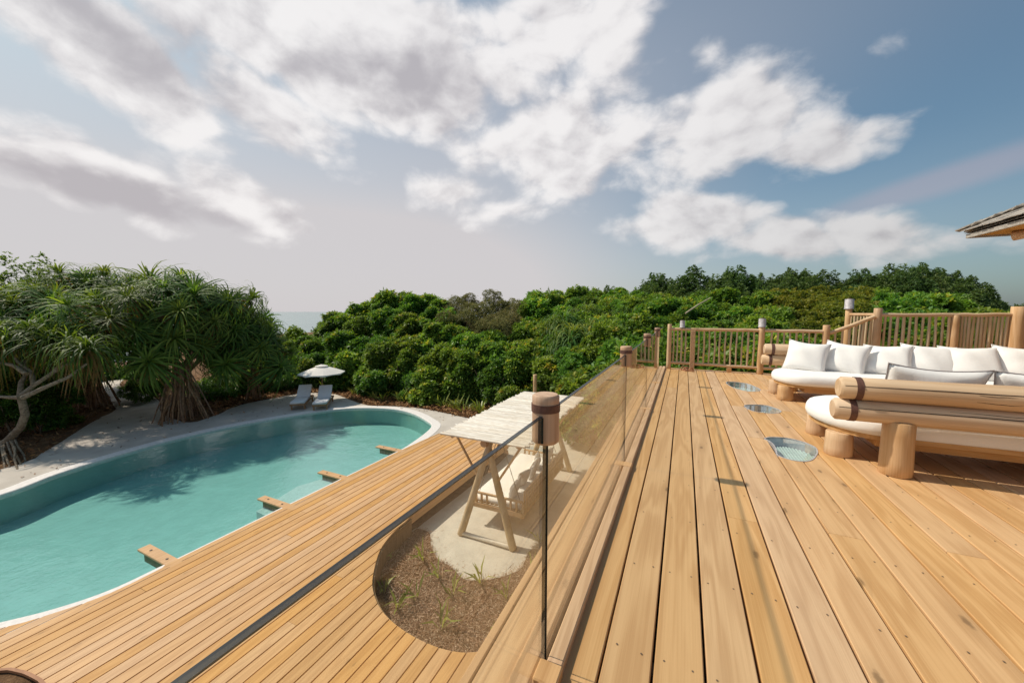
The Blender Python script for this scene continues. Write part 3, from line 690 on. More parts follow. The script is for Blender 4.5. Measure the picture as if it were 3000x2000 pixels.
# ================================================================== THINGS
# ---- glass balustrade
jy = [-0.80] + JY + [9.36]
where = ['ending at the post cap beside the planting bed', 'between the two post caps beside the swing', 'between the second and third post caps along the deck', 'between the third and fourth post caps along the deck', 'between the last post cap and the corner post']
for i, (a, b) in enumerate(zip(jy, jy[1:])):
    a += 0.012; b -= 0.012; z0, z1 = ZD - 0.03, ZD + 0.982
    t = empty('glass_panel', (GX, (a + b) / 2, z0), 'clear glass balustrade panel ' + where[i], 'glass panel', 'glass balustrade panels along the deck edge')
    MB().box((GX, (a + b) / 2, (z0 + z1) / 2), (0.012, b - a, z1 - z0)).build('pane', 'pane_glass', t)
    MB().box((GX, (a + b) / 2, z1 + 0.0015), (0.0128, b - a, 0.003)).build('top_edge', 'glass_rim', t)
    for yy in (a - 0.0015, b + 0.0015): MB().box((GX, yy, (z0 + z1) / 2), (0.0128, 0.003, z1 - z0)).build('end_edge', 'glass_end', t)
capn = ['nearest the planting bed', 'second along from the bed', 'third along from the bed', 'next to the far railing']
for i, yy in enumerate(JY):
    t = empty('balustrade_cap', (GX, yy, ZD + 0.888), 'round log cap with leather band on the glass, ' + capn[i], 'post cap', 'log caps on the glass joints')
    r = 0.049
    cyl_log(MB(), (GX, yy, ZD + 0.880), (GX, yy, ZD + 1.055), r, r, R, 28, 0.006, 0.0).build('log_cap', 'cap_wood', t)
    MB().tube([(GX, yy, ZD + 0.995), (GX, yy, ZD + 1.023)], r + 0.003, 28).build('leather_band', 'leather', t)
    MB().box((GX, yy - r - 0.001, ZD + 0.935), (0.018, 0.006, 0.09)).build('slot', 'glass_end', t)

# ---- log railing at the end of the deck
def railing(loc, label): return empty('log_railing', loc, label, 'railing')
def baluster(t, x, y, z0, z1, r, m='pale_log_z'):
    r *= R.uniform(0.85, 1.15); dx_, dy_ = R.uniform(-.012, .012), R.uniform(-.006, .006)
    return MB().tube([(x, y, z0), (x + dx_, y + dy_, (z0 + z1) / 2), (x + R.uniform(-.006, .006), y, z1)], [r, r * R.uniform(.85, 1.1), r * .92], 7).build('baluster', m, t)
RY = 9.5
t = railing((1.2, RY, ZD), 'low pale log railing with stick balusters closing the deck end')
def horizontal(t, x0, x1, y, z0, z1, r, name):
    n_ = 6; pts = [(x0 + (x1 - x0) * k / n_, y, z0 + (z1 - z0) * k / n_ + (R.uniform(-.006, .006) if 0 < k < n_ else 0)) for k in range(n_ + 1)]
    return MB().tube(pts, [r * R.uniform(.93, 1.06) for _ in pts], 10).build(name, 'log_x', t)
TR = ZD + 0.945
horizontal(t, -0.3, 1.52, RY, TR, TR, 0.036, 'top_rail'); horizontal(t, 1.52, 2.62, RY + .0, TR, TR, 0.036, 'top_rail')
horizontal(t, -0.3, 1.52, RY, ZD + 0.15, ZD + 0.13, 0.034, 'bottom_rail'); horizontal(t, 1.52, 2.62, RY, ZD + 0.13, ZD + 0.12, 0.034, 'bottom_rail')
for x, r, h in ((-0.3, 0.05, 1.06), (1.53, 0.062, 1.02), (2.63, 0.062, 1.08)):
    cyl_log(MB(), (x, RY, ZD), (x, RY, ZD + h), r * 1.05, r * .95, R, 14, 0.006).build('post', 'log_z', t)
MB().box((0.2, RY - 0.02, ZD + 0.46), (0.1, 0.09, 0.92), bev=.006).build('post', 'kerb_wood', t)
MB().box((0.95, RY, ZD + 0.05), (0.09, 0.08, 0.1), bev=.005).build('rail_block', 'kerb_wood', t)
x = -0.21
while x < 2.55:
    if abs(x - 0.2) > 0.08 and abs(x - 1.53) > 0.08: baluster(t, x, RY, ZD + 0.14, TR, 0.019)
    x += 0.085 if x < 0.2 else 0.107
MB().box((1.1, U_FAR + 0.02, ZD - 0.03), (3.4, 0.05, 0.06), bev=.006).build('end_trim', 'kerb_wood', t)
def lamp(x, y, z, r, h, label):
    t_ = empty('deck_lamp', (x, y, z), label, 'lamp', 'galvanised lamps on the railing posts')
    MB().tube([(x, y, z), (x, y, z + 0.012), (x, y, z + 0.016), (x, y, z + h), (x, y, z + h + 0.01)], [r * 1.08, r * 1.08, r, r, r * .9], 18).build('lamp_body', 'galvanised', t_)
    MB().tube([(x, y, z + h + 0.008), (x, y, z + h + 0.03)], r * 0.55, 12).build('lamp_top', 'screw_steel', t_)
lamp(1.53, RY, ZD + 1.02, 0.068, 0.17, 'grey metal cylinder lamp on the middle post of the low railing')
lamp(-0.03, RY, TR + 0.036, 0.055, 0.15, 'small grey metal cylinder lamp on the low railing by the glass')
# stair rail and raised railing
t = railing((3.0, RY, ZD), 'sloping log stair rail linking low and raised railings')
hz = H - 0.06
MB().tube([(2.68, RY, TR - 0.03), (3.0, RY, TR + .12), (3.36, RY, hz - .03)], [0.04, 0.038, 0.036], 10).build('hand_rail', 'log_x', t)
for k in range(6):
    x = 2.78 + k * 0.105; baluster(t, x, RY, ZD, TR - 0.06 + (x - 2.68) / 0.68 * (hz - TR), 0.021)
t = railing((4.3, RY + .1, ZD), 'raised pale log railing with a dense stick section behind the sofa')
y2 = RY + 0.05
for x, r, h in ((3.42, 0.066, hz + 0.13), (4.5, 0.058, hz + 0.0), (5.27, 0.098, hz + 0.15)):
    cyl_log(MB(), (x, y2, ZD), (x, y2, h), r * 1.12, r * .95, R, 16, 0.006).build('post', 'log_z', t)
horizontal(t, 3.42, 4.5, y2, hz, hz, 0.036, 'top_rail'); horizontal(t, 4.5, 5.25, y2, hz, hz + .01, 0.034, 'top_rail')
horizontal(t, 3.42, 5.25, y2, ZD + 0.42, ZD + 0.42, 0.03, 'bottom_rail')
x = 3.53
while x < 4.45: baluster(t, x, y2, ZD + 0.4, hz, 0.022); x += 0.089
x = 4.58
while x < 5.2: baluster(t, x, y2, ZD + 0.4, hz, 0.021); x += 0.051
# short return run behind the lamp post
MB().tube([(3.24, y2 + 0.75, hz), (3.42, y2, hz)], 0.034, 10).build('return_rail', 'log_y', t)
for k in range(7): baluster(t, 3.25 + 0.15 * k / 7, y2 + 0.70 - 0.63 * k / 7, ZD + .3, hz, 0.022)
cyl_log(MB(), (3.22, y2 + 0.78, ZD - 0.4), (3.22, y2 + 0.78, hz + 0.12), 0.062, 0.056, R, 14, 0.006).build('post', 'log_z', t)
lamp(3.22, y2 + 0.78, hz + 0.12, 0.078, 0.2, 'tall grey metal cylinder lamp on the raised railing post')
t = railing((5.9, 8.6, ZD), 'short low log railing by the big end post beside the sofa')
MB().tube([(5.15, y2 - 0.35, ZD + 0.62), (5.6, 8.6, ZD + 0.75), (6.2, 7.9, ZD + 0.9)], 0.036, 10).build('top_rail', 'log_y', t)
for k in range(8): f_ = k / 8; baluster(t, 5.2 + f_ * 0.9, 9.2 - 0.35 - f_ * 1.0 + .2, ZD, ZD + 0.64 + f_ * .22, 0.02)

# sandals left at the corner
for k in range(2):
    x, y = 0.04 + k * 0.10, 9.33 - k * 0.03
    t = empty('sandal', (x, y, ZD), 'tan leather sandal left by the corner of the low railing', 'sandal', 'pair of sandals on the deck')
    M_ = Matrix.Rotation(0.5 + k * .3, 4, 'Z'); out = smooth_poly([(-.04, -.11), (.035, -.12), (.04, 0), (.05, .08), (.0, .13), (-.045, .08), (-.03, 0)], 3)
    if area(out) < 0: out = out[::-1]
    out = [tuple((M_ @ Vector((a, b, 0)))[:2]) for a, b in out]
    MB().prism([(x + a, y + b) for a, b in out], ZD + 0.002, ZD + 0.024).build('sole', 'sandal_leather', t)
    for off_ in (0.05, -0.06):
        pts = [Vector((x, y, ZD + 0.02)) + M_ @ Vector((0.05 * math.cos(a), off_, 0.065 * math.sin(a))) for a in np.linspace(0, math.pi, 8)]
        MB().tube(pts, 0.013, 6).build('strap', 'sandal_leather', t)

# ---- cushions
def pillow_mesh(name, w, h, t, seed, m='linen', piping=None, crease=1.0):
    rr = np.random.RandomState(seed); n_ = 16; ph = rr.uniform(0, 6.28, 8); vs_ = []; fs = []
    for side in (1, -1):
        o = len(vs_)
        for j in range(n_ + 1):
            for i in range(n_ + 1):
                u = -1 + 2 * i / n_; v = -1 + 2 * j / n_
                X = w / 2 * u * (1 - 0.075 * (1 - v * v) * abs(u)); Z_ = h / 2 * v * (1 - 0.085 * (1 - u * u) * abs(v))
                b = (max(0, 1 - u * u) * max(0, 1 - v * v)) ** 0.42
                wr = 1 + crease * 0.07 * (math.sin(5 * u + 3 * v + ph[0]) + math.sin(4 * v - 6 * u * v + ph[1]) * .7)
                Z_ -= 0.04 * h * (1 - u * u) * (v > 0) * v
                vs_.append((X, side * t / 2 * b * wr, Z_))
        for j in range(n_):
            for i in range(n_):
                a = o + j * (n_ + 1) + i; f = [a, a + 1, a + n_ + 2, a + n_ + 1]; fs.append(f if side < 0 else f[::-1])
    mbx = MB(); mbx.add(vs_, fs, True); me_ = mbx.mesh(name, m)
    bm = bmesh.new(); bm.from_mesh(me_); bmesh.ops.remove_doubles(bm, verts=bm.verts, dist=1e-5); bm.to_mesh(me_); bm.free()
    edge = []
    for k in range(4 * 12):
        s_, f_ = divmod(k, 12); f_ = -1 + 2 * f_ / 12; u, v = [(f_, -1), (1, f_), (-f_, 1), (-1, -f_)][s_]
        X = w / 2 * u * (1 - 0.075 * (1 - v * v) * abs(u)); Z_ = h / 2 * v * (1 - 0.085 * (1 - u * u) * abs(v)); Z_ -= 0.04 * h * (1 - u * u) * (v > 0) * v
        edge.append(Vector((X, 0, Z_)))
    mp = MB().tube(edge + [edge[0]], 0.0055, 5, False).mesh('piping', piping or m)
    return me_, mp
PILL = [pillow_mesh('cushion', 0.62, 0.60, 0.26, s) for s in (1, 2, 3)]
def pillow(loc, rz, tilt, label, cat='cushion', group=None, mesh=None, roll=0.0, scale=1.0):
    me_, mp = mesh or R.choice(PILL)
    o = inst('cushion', me_); o.location = loc; o.rotation_euler = (Matrix.Rotation(rz, 4, 'Z') @ Matrix.Rotation(tilt, 4, 'X') @ Matrix.Rotation(roll, 4, 'Y')).to_euler(); o.scale = (scale,) * 3
    tag(o, label, cat, group); inst('piping', mp, o); return o

# ---- sofas of logs
def sofa(x0, x1, ylog, yfront, label, cat, flip, low):
    """log back along x at ylog, seat towards yfront"""
    s_ = 1 if yfront > ylog else -1
    t = empty('log_sofa', ((x0 + x1) / 2, (ylog + yfront) / 2, ZD), label, 'sofa')
    for zc, xo, rr in ((0.512, -0.03, 0.092), (0.698, 0.0, 0.095)):
        l_ = cyl_log(MB(), (x0 + xo, ylog, ZD + zc), (x1, ylog, ZD + zc + .005), rr, rr * 1.03, R, 24, 0.02, 0.02, 10).build('back_log', 'log_x', t)
        for j in range(5 if zc > .6 else 2):
            sgn = -s_ if j < 4 else s_; xa = x0 + xo + (0.02 if j == 0 else R.uniform(.2, 1.6)); ln = (2.6 if j == 0 else R.uniform(.25, .9)); th = math.radians(22 if j == 0 else R.uniform(-35, 60)); pts = []
            for k in range(13):
                th += R.uniform(-.035, .03); q_ = rr * 1.0 + 0.0006; pts.append((xa + ln * k / 12, ylog + sgn * q_ * math.cos(th), ZD + zc + q_ * math.sin(th)))
            w0 = .0042 if j == 0 else .0026
            MB().tube(pts, [w0 * (.25 + .75 * math.sin(math.pi * min(1, (k + .6) / 11.5))) for k in range(13)], 5).build('crack', 'dark_crack', l_)
        MB().tube([(x0 + xo + 0.10, ylog, ZD + zc), (x0 + xo + 0.145, ylog, ZD + zc)], rr + 0.004, 24).build('leather_band', 'leather', l_)
    for x in (x0 + 0.41, (x0 + x1) / 2 + .5, x1 - 0.3):
        cyl_log(MB(), (x, ylog, ZD), (x, ylog, ZD + 0.45), 0.105, 0.1, R, 22, 0.008, 0.01, 4).build('back_post', 'log_z', t)
    yb = ylog + s_ * 0.13
    # seat outline with a rounded end
    out = [(x1, yb), (x0 + 0.42, yb)] if s_ > 0 else [(x1, yb)]
    d = abs(yfront - yb)
    for k in range(13):
        a = math.pi * k / 12
        out.append((x0 + 0.42 - 0.44 * math.sin(a), yb + s_ * d * (1 - math.cos(a)) / 2)) if s_ > 0 else out.append((x0 + 0.45 - 0.42 * math.sin(a) ** .8, yb + s_ * d * (1 - math.cos(a)) / 2))
    out += [(x1, yfront)]
    if area(out) < 0: out = out[::-1]
    o2 = offset(out, -0.03)
    fr = MB().prism(o2, ZD + 0.225, ZD + 0.262).build('seat_board', 'frame_wood', t)
    o3 = [(max(p[0], x0 + 0.36), p[1]) for p in offset(out, -0.09)]
    MB().prism(o3, ZD + 0.155, ZD + 0.223).build('seat_frame', 'frame_wood', t)
    MB().rounded(out, [(ZD + 0.264, 0.03), (ZD + 0.28, 0.004), (ZD + 0.32, -0.006), (ZD + 0.37, 0.0), (ZD + 0.40, 0.02), (ZD + 0.415, 0.06), (ZD + 0.42, 0.16)]).build('mattress', 'linen', t)
    for x, y in ((x0 + 0.14, yb + s_ * 0.22), (x0 + 0.16, yb + s_ * (d - 0.24)), (x1 - 0.5, yb + s_ * 0.2), (x1 - 0.5, yfront - s_ * 0.2), ((x0 + x1) / 2, yfront - s_ * .2)):
        cyl_log(MB(), (x, y, ZD), (x, y, ZD + 0.222), 0.108, 0.1, R, 20, 0.006, 0.01, 3).build('leg', 'log_z', t)
    return t
sofa(1.23, 4.6, 4.06, 5.32, 'log sofa showing its heavy two log back and rounded white mattress end', 'sofa', False, False)
sofa(1.29, 6.2, 7.72, 6.62, 'long log sofa with a row of white cushions in front of the railing', 'sofa', True, False)
ORD = ['first', 'second', 'third', 'fourth', 'fifth', 'sixth', 'seventh', 'eighth', 'ninth']
for k in range(9):
    x = 1.85 + k * 0.46 + R.uniform(-.04, .04)
    pillow((x, 7.40 - 0.05 * (k > 3), ZD + 0.63), R.uniform(-.10, .10) - (0.42 if k < 3 else 0.08), R.uniform(.42, .68) * -1, 'white square cushion on the long sofa, ' + ORD[k] + ' from its rounded end', 'cushion', 'white cushions along the long sofa', scale=(0.88 if k < 3 else 0.93), roll=R.uniform(-.14, .14))
pp2 = pillow_mesh('cushion', 0.66, 0.50, 0.2, 11, 'linen', 'grey_piping', 1.8)
for k, (x, rz) in enumerate(((1.93, 0.05), (2.62, -0.04))):
    pillow((x, 4.36, ZD + 0.66), rz, 0.34, ['white cushion with grey piping on the near sofa, closer to its rounded end', 'white cushion with grey piping on the near sofa, farther from its rounded end'][k], 'cushion', 'piped cushions on the near sofa', mesh=pp2, roll=0.05 * (1 - 2 * k))
pillow((5.25, 6.95, ZD + 0.64), -0.9, -0.35, 'white cushion propped crosswise at the end of the long sofa seat', 'cushion', scale=1.05)

# ---- garden swing with pole canopy
sx, sy0, sy1 = -3.70, 6.74, 10.75
CZ = 1.84
t = empty('garden_swing', (sx, (sy0 + sy1) / 2, SAND), 'wooden garden swing with pale pole canopy standing on the sand', 'swing')
for yy, tilt in ((sy0, -0.05), (sy1, 0.05)):
    for s_ in (-1, 1):
        cyl_log(MB(), (sx + s_ * 0.64, yy + tilt * 2, SAND - 0.02), (sx - s_ * 0.09, yy + tilt * -.5 + s_ * .05, CZ - 0.02), 0.082, 0.068, R, 14, 0.006, 0.02).build('leg', 'pale_log_z', t)
    cyl_log(MB(), (sx - 0.64, yy + tilt * 2 - .02, SAND + 0.03), (sx + 0.64, yy + tilt * 2 - .02, SAND + 0.03), 0.045, 0.045, R, 10, 0.004).build('ground_bar', 'bleached_pole', t)
cyl_log(MB(), (sx, sy0 - 0.2, CZ - 0.08), (sx, sy1 + 0.2, CZ - 0.08), 0.075, 0.07, R, 14, 0.006).build('ridge_beam', 'log_y', t)
for s_ in (-1, 1):
    cyl_log(MB(), (sx + s_ * 0.78, sy0 - 0.2, CZ - 0.03), (sx + s_ * 0.78, sy1 + 0.2, CZ - 0.03), 0.035, 0.035, R, 8, 0.004).build('purlin', 'log_y', t)
    for yy in (sy0, sy1):
        MB().tube([(sx + s_ * 0.26, yy, 0.95), (sx + s_ * 0.8, yy, CZ - 0.05)], 0.026, 8).build('brace', 'log_z', t)
    for e in (0, 1): MB().tube([(sx, (sy0 + .05, sy1 - .05)[e], 0.75 + .3), (sx, (sy0 + 0.75, sy1 - 0.75)[e], CZ - 0.1)], 0.03, 8).build('brace', 'log_y', t) if s_ > 0 else None
yy = sy0 - 0.28
while yy < sy1 + 0.32:
    r = R.uniform(0.021, 0.031); a = sx - 1.0 + R.uniform(-.05, .05); b = sx + 1.0 + R.uniform(-.06, .06)
    MB().tube([(a, yy + R.uniform(-.008, .008), CZ + r + .004), (sx, yy + R.uniform(-.008, .008), CZ + r + R.uniform(.004, .012)), (b, yy + R.uniform(-.008, .008), CZ + r + .004)], [r, r * 1.0, r * .9], 7).build('canopy_pole', 'bleached_pole', t)
    yy += 2 * r + 0.005
# hanging seat
gs = empty('swing_seat', (sx, 8.45, 0.02), 'slatted wooden bench seat hanging on ropes under the pole canopy', 'bench')
ax0, ax1, ay0, ay1, sz = sx - 0.64, sx + 0.62, 7.16, 10.05, 0.04
for xx in (ax0, ax1): MB().box((xx, (ay0 + ay1) / 2, sz), (0.05, ay1 - ay0 + 0.1, 0.11), bev=.005).build('side_rail', 'swing_wood', gs)
for yy in (ay0, ay1): MB().box(((ax0 + ax1) / 2, yy, sz), (ax1 - ax0 + 0.12, 0.05, 0.11), bev=.005).build('end_rail', 'swing_wood', gs)
k = 0
xx = ax0 + 0.09
while xx < ax1 - 0.05: MB().box((xx, (ay0 + ay1) / 2, sz + 0.065), (0.075, ay1 - ay0 - .06, 0.02)).build('seat_slat', 'swing_wood', gs); xx += 0.1
MB().box((ax1 + 0.05, (ay0 + ay1) / 2, sz + 0.52), (0.05, ay1 - ay0, 0.07), bev=.005).build('back_rail', 'swing_wood', gs)
yy = ay0 + 0.06
while yy < ay1: MB().box((ax1 + 0.028, yy, sz + 0.27), (0.022, 0.055, 0.46)).build('back_slat', 'swing_wood', gs); yy += 0.125
for ye in (ay0, ay1):
    MB().box(((ax0 + ax1) / 2 + 0.04, ye, sz + 0.30), (ax1 - ax0 - 0.06, 0.05, 0.04), bev=.004).build('arm_rail', 'swing_wood', gs)
    for xx in (ax0 + 0.1, ax0 + 0.24, ax0 + 0.38, ax1 - 0.42, ax1 - 0.28, ax1 - 0.14, ax1 + 0.02):
        MB().box((xx, ye, sz + 0.165), (0.04, 0.04, 0.23)).build('arm_slat', 'swing_wood', gs)
    for xx, xt in ((ax0 + 0.05, sx - 0.02), (ax1 - 0.02, sx + 0.02)):
        MB().tube([(xx, ye + (0.09 if ye < 8 else -.09), sz + 0.05), (xt, ye + (0.12 if ye < 8 else -.12), CZ - 0.14)], 0.007, 5).build('rope', 'rope', gs)
mt = [(ax0 - 0.02, ay0 + 0.04), (ax1 - 0.05, ay0 + 0.04), (ax1 - 0.05, ay1 - 0.04), (ax0 - 0.02, ay1 - 0.04)]
mo = MB().rounded(mt, [(sz + .076, .03), (sz + .09, .0), (sz + .15, -.005), (sz + .19, .01), (sz + .205, .05)]).build('bench_mattress', 'linen')
recenter(mo); tag(mo, 'white mattress lying on the hanging swing bench', 'mattress')
for k, (yy, xo, rz) in enumerate(((7.5, 0, .1), (8.1, -.05, -.25), (8.65, 0, .2), (9.2, -.12, .45), (9.75, 0.02, -.1))):
    pillow((ax1 - 0.34 + xo, yy, sz + 0.38), math.pi / 2 + rz, 0.36, 'off white cushion on the swing bench, ' + ORD[k] + ' from the planting bed end', 'cushion', 'cushions on the swing bench', scale=0.74, roll=R.uniform(-.1, .1))

# ---- loungers and parasol on the far side of the pool
LW, LL = 0.60, 1.86
proto = empty('sun_lounger', (0, 0, 0), 'white cushioned wooden sun lounger beside the parasol across the pool', 'sun lounger', 'sun loungers beside the parasol')
for s_ in (-1, 1): MB().box((s_ * LW / 2, LL / 2, 0.25), (0.045, LL, 0.07)).build('side_rail', 'teak', proto)
for yy in (0.0, 0.9, LL): MB().box((0, yy, 0.25), (LW, 0.05, 0.07)).build('cross_rail', 'teak', proto)
for s_ in (-1, 1):
    for yy in (0.12, LL - 0.12): MB().box((s_ * (LW / 2 - .03), yy, 0.11), (0.06, 0.06, 0.22)).build('leg', 'teak', proto)
    MB().tube([(s_ * .2, 1.25, .27), (s_ * .2, 1.45, .52)], .015, 6).build('back_strut', 'teak', proto)
seat = [(-LW / 2, -0.03), (LW / 2, -0.03), (LW / 2, 1.12), (-LW / 2, 1.12)]
MB().rounded(seat, [(.29, .02), (.31, 0), (.36, 0), (.385, .02), (.39, .05)]).build('seat_cushion', 'lounger_fabric', proto)
bc = MB().rounded([(-LW / 2, 0), (LW / 2, 0), (LW / 2, .82), (-LW / 2, .82)], [(0, .02), (.02, 0), (.07, 0), (.095, .02), (.1, .05)]).mesh('back_cushion', 'lounger_fabric')
inst('back_cushion', bc, proto, Matrix.Translation((0, 1.10, .30)) @ Matrix.Rotation(math.radians(38), 4, 'X'))
bb = MB().box((0, .4, -.02), (LW - .04, .8, .03)).mesh('back_board', 'teak')
inst('back_board', bb, proto, Matrix.Translation((0, 1.10, .30)) @ Matrix.Rotation(math.radians(38), 4, 'X'))
for i, (fx, fy) in enumerate(((-16.0, 11.0), (-14.98, 11.36))):
    if i == 0: o = proto
    else:
        o = proto.copy(); COL.objects.link(o)
        for ch in list(proto.children): c2 = ch.copy(); COL.objects.link(c2); c2.parent = o
    o['label'] = ['white cushioned wooden sun lounger on the screw pine side of the parasol', 'white cushioned wooden sun lounger on the thicket side of the parasol'][i]
    o.location = (fx, fy, -0.01); o.rotation_euler = (0, 0, math.radians(42))
ub = Vector((-16.55, 12.75, 0))
t = empty('parasol', (ub.x, ub.y, -0.01), 'cream parasol on a wooden pole above two sun loungers', 'parasol')
top = 1.80; Rr = 1.08
MB().tube([(ub.x, ub.y, 0), (ub.x, ub.y, top - .05)], 0.025, 8).build('pole', 'teak', t)
MB().box((ub.x, ub.y, 0.03), (0.5, 0.5, 0.08), bev=.01).build('base', 'coping', t)
mb = MB(); ns = 8; rings = [(0.02, top), (0.3, top - 0.08), (Rr * .62, top - 0.21), (Rr, top - 0.37), (Rr, top - 0.44)]; vs_ = []
for j, (r, z) in enumerate(rings):
    for k in range(ns * 4):
        a = 2 * math.pi * k / (ns * 4) + 0.2; kk = (k % 4) / 4; sag = 1 - 0.055 * math.sin(math.pi * kk) * (r / Rr); vs_.append((ub.x + r * sag * math.cos(a), ub.y + r * sag * math.sin(a), z + 0.03 * math.sin(math.pi * kk) * (j == 4)))
m4 = ns * 4
mb.add(vs_, [[j * m4 + k, j * m4 + (k + 1) % m4, (j + 1) * m4 + (k + 1) % m4, (j + 1) * m4 + k] for j in range(4) for k in range(m4)]); mb.build('canopy', 'parasol_fabric', t)
MB().tube([(ub.x, ub.y, top - .03), (ub.x, ub.y, top + .05)], [.3, .02], 16).build('vent_cap', 'parasol_fabric', t)
for k in range(8):
    a = 2 * math.pi * k / 8 + 0.2
    MB().tube([(ub.x, ub.y, top - .04), (ub.x + Rr * math.cos(a), ub.y + Rr * math.sin(a), top - .385)], .012, 5).build('rib', 'teak', t)

# ---- odd posts
q0 = at(1567, 1262, SAND)
cyl_log(MB(), (q0.x, q0.y, SAND - .1), (q0.x, q0.y, 1.95), 0.085, 0.08, R, 14, 0.008).build('wooden_post', 'log_z')
tag(recenter(bpy.data.objects['wooden_post']), 'round wooden post standing behind the pole canopy of the swing', 'post')

# ---- pavilion roof corner
rc = atz(2824, 679, 6.0)
t = empty('pavilion', (rc.x + 2.5, rc.y - 4, ZD), 'pavilion with grey shingled hip roof and timber soffit beside the deck', 'building')
sl = 0.52; ex = rc.x; ey = rc.y; ez = rc.z; RX, RYY = ex + 7.0, ey - 13.0; cxr = (ex + RX) / 2; hgt = (cxr - ex) * sl
ridge0, ridge1 = (cxr, ey - (cxr - ex), ez + hgt), (cxr, RYY + (cxr - ex), ez + hgt)
c4 = [(ex, ey, ez), (ex, RYY, ez), (RX, RYY, ez), (RX, ey, ez)]
dn = 0.03
MB().add([(a, b, c_ - dn) for a, b, c_ in c4] + [(a, b, c_ - dn) for a, b, c_ in (ridge0, ridge1)], [[0, 1, 5, 4], [1, 2, 5], [2, 3, 4, 5], [3, 0, 4]]).build('roof_deck', 'shingle_wood', t)
MB().add([(a + .06 * (1 if a == ex else -1), b + .06 * (1 if b == RYY else -1), ez - .085) for a, b, _ in c4], [[0, 3, 2, 1]]).build('soffit', 'frame_wood', t)
MB().box((ex + .03, (ey + RYY) / 2, ez - .08), (.035, ey - RYY - .06, .06)).build('fascia', 'shingle_wood', t)
MB().box(((ex + RX) / 2, ey - .03, ez - .08), (RX - ex - .06, .035, .06)).build('fascia', 'shingle_wood', t)
MB().tube([(ex + .35, ey - .35, ez - .16), (ex + 3.2, ey - 3.2, ez + .4)], .07, 10).build('hip_beam', 'log_y', t)
nv = Vector((-sl, 0, 1)).normalized(); ang = math.atan(sl)
shm = MB().box((0.11, 0, 0), (0.26, 0.115, 0.014)).mesh('shingle', 'shingle_wood')
for row in range(12):
    x = ex - 0.03 + row * 0.135; zr = ez + row * 0.135 * sl
    yy = ey - row * 0.135 - 0.02; k = 0
    while yy > ey - 3.0:
        Mx = Matrix.Translation((x + R.uniform(-.012, .012) - t.location.x, yy - .06 - t.location.y, zr + 0.012 - t.location.z)) @ Matrix.Rotation(-ang + 0.045, 4, 'Y')
        inst('shingle', shm, t, Mx); yy -= 0.12; k += 1
shm2 = MB().box((0, -0.11, 0), (0.115, 0.26, 0.014)).mesh('shingle', 'shingle_wood')
for row in range(6):
    y = ey + 0.03 - row * 0.135; zr = ez + row * 0.135 * sl; x = ex + row * 0.135 + .02
    while x < ex + 2.4:
        inst('shingle', shm2, t, Matrix.Translation((x + .06 - t.location.x, y - t.location.y, zr + .012 - t.location.z)) @ Matrix.Rotation(-ang + 0.045, 4, 'X')); x += .12
hipm = MB().box((0, 0.13, 0), (0.13, 0.3, 0.018)).mesh('hip_shingle', 'shingle_wood')
hd = Vector((1, -1, sl)).normalized(); hq = hd.to_track_quat('Y', 'Z').to_matrix().to_4x4()
for k in range(16):
    p_ = Vector((ex - .04, ey + .04, ez + .01)) + hd * (k * .2) + Vector((0, 0, .02)); inst('hip_shingle', hipm, t, Matrix.Translation(p_ - t.location) @ hq @ Matrix.Rotation(.05, 4, 'X'))
for px_, py_ in ((ex + 1.6, ey - 1.6), (ex + 1.6, ey - 7)):
    cyl_log(MB(), (px_, py_, ZD), (px_, py_, ez + .5), .11, .1, R, 16, .006).build('column', 'log_z', t) if px_ > 5.2 else None
MB().box((ex + 5.0, ey - 6.5, (ZD + ez) / 2), (.2, 9.0, ez - ZD)).build('wall', 'house_wall', t)

# ================================================================== VEGETATION
NR = np.random.RandomState(5)
def unit(v): return v / np.maximum(np.linalg.norm(v, axis=-1, keepdims=True), 1e-9)
def mesh_from(name, V, Q, tint, m):
    """V (n,3), Q (k,4) quads, tint (n,)"""
    me_ = bpy.data.meshes.new(name); me_.vertices.add(len(V)); me_.vertices.foreach_set('co', V.astype(np.float32).ravel())
    k = len(Q); me_.loops.add(4 * k); me_.loops.foreach_set('vertex_index', Q.astype(np.int32).ravel())
    me_.polygons.add(k); me_.polygons.foreach_set('loop_start', np.arange(0, 4 * k, 4, dtype=np.int32)); me_.polygons.foreach_set('loop_total', np.full(k, 4, dtype=np.int32))
    a = me_.attributes.new('tint', 'FLOAT', 'POINT'); a.data.foreach_set('value', tint.astype(np.float32))
    me_.materials.append(MATS[m]); me_.update(calc_edges=True); me_.validate(); return me_
def leaves(base, dirv, length, width, droop, tint):
    """one folded quad per leaf; base, dirv (n,3)"""
    n_ = len(base); upv = np.tile([0, 0, 1.0], (n_, 1)) + NR.normal(0, .35, (n_, 3))
    side = unit(np.cross(dirv, upv)); nor = unit(np.cross(side, dirv))
    L_ = length[:, None]; W = width[:, None]
    p0 = base; tip = base + dirv * L_ - nor * L_ * droop[:, None]
    mid = base + dirv * L_ * 0.62
    a = mid + side * W / 2 + nor * W * 0.18; b = mid - side * W / 2 + nor * W * 0.18
    V = np.stack([p0, a, tip, b], 1).reshape(-1, 3); Q = np.arange(4 * n_).reshape(-1, 4)
    return V, Q, np.repeat(tint, 4)
def lumps(seed, k=14):
    rr = np.random.RandomState(seed); d = unit(rr.normal(size=(k, 3))); w = rr.uniform(.6, 1.0, k)
    def f(u): return np.max(np.exp(-((1 - u @ d.T) * 7.0)) * w, axis=1)
    return f
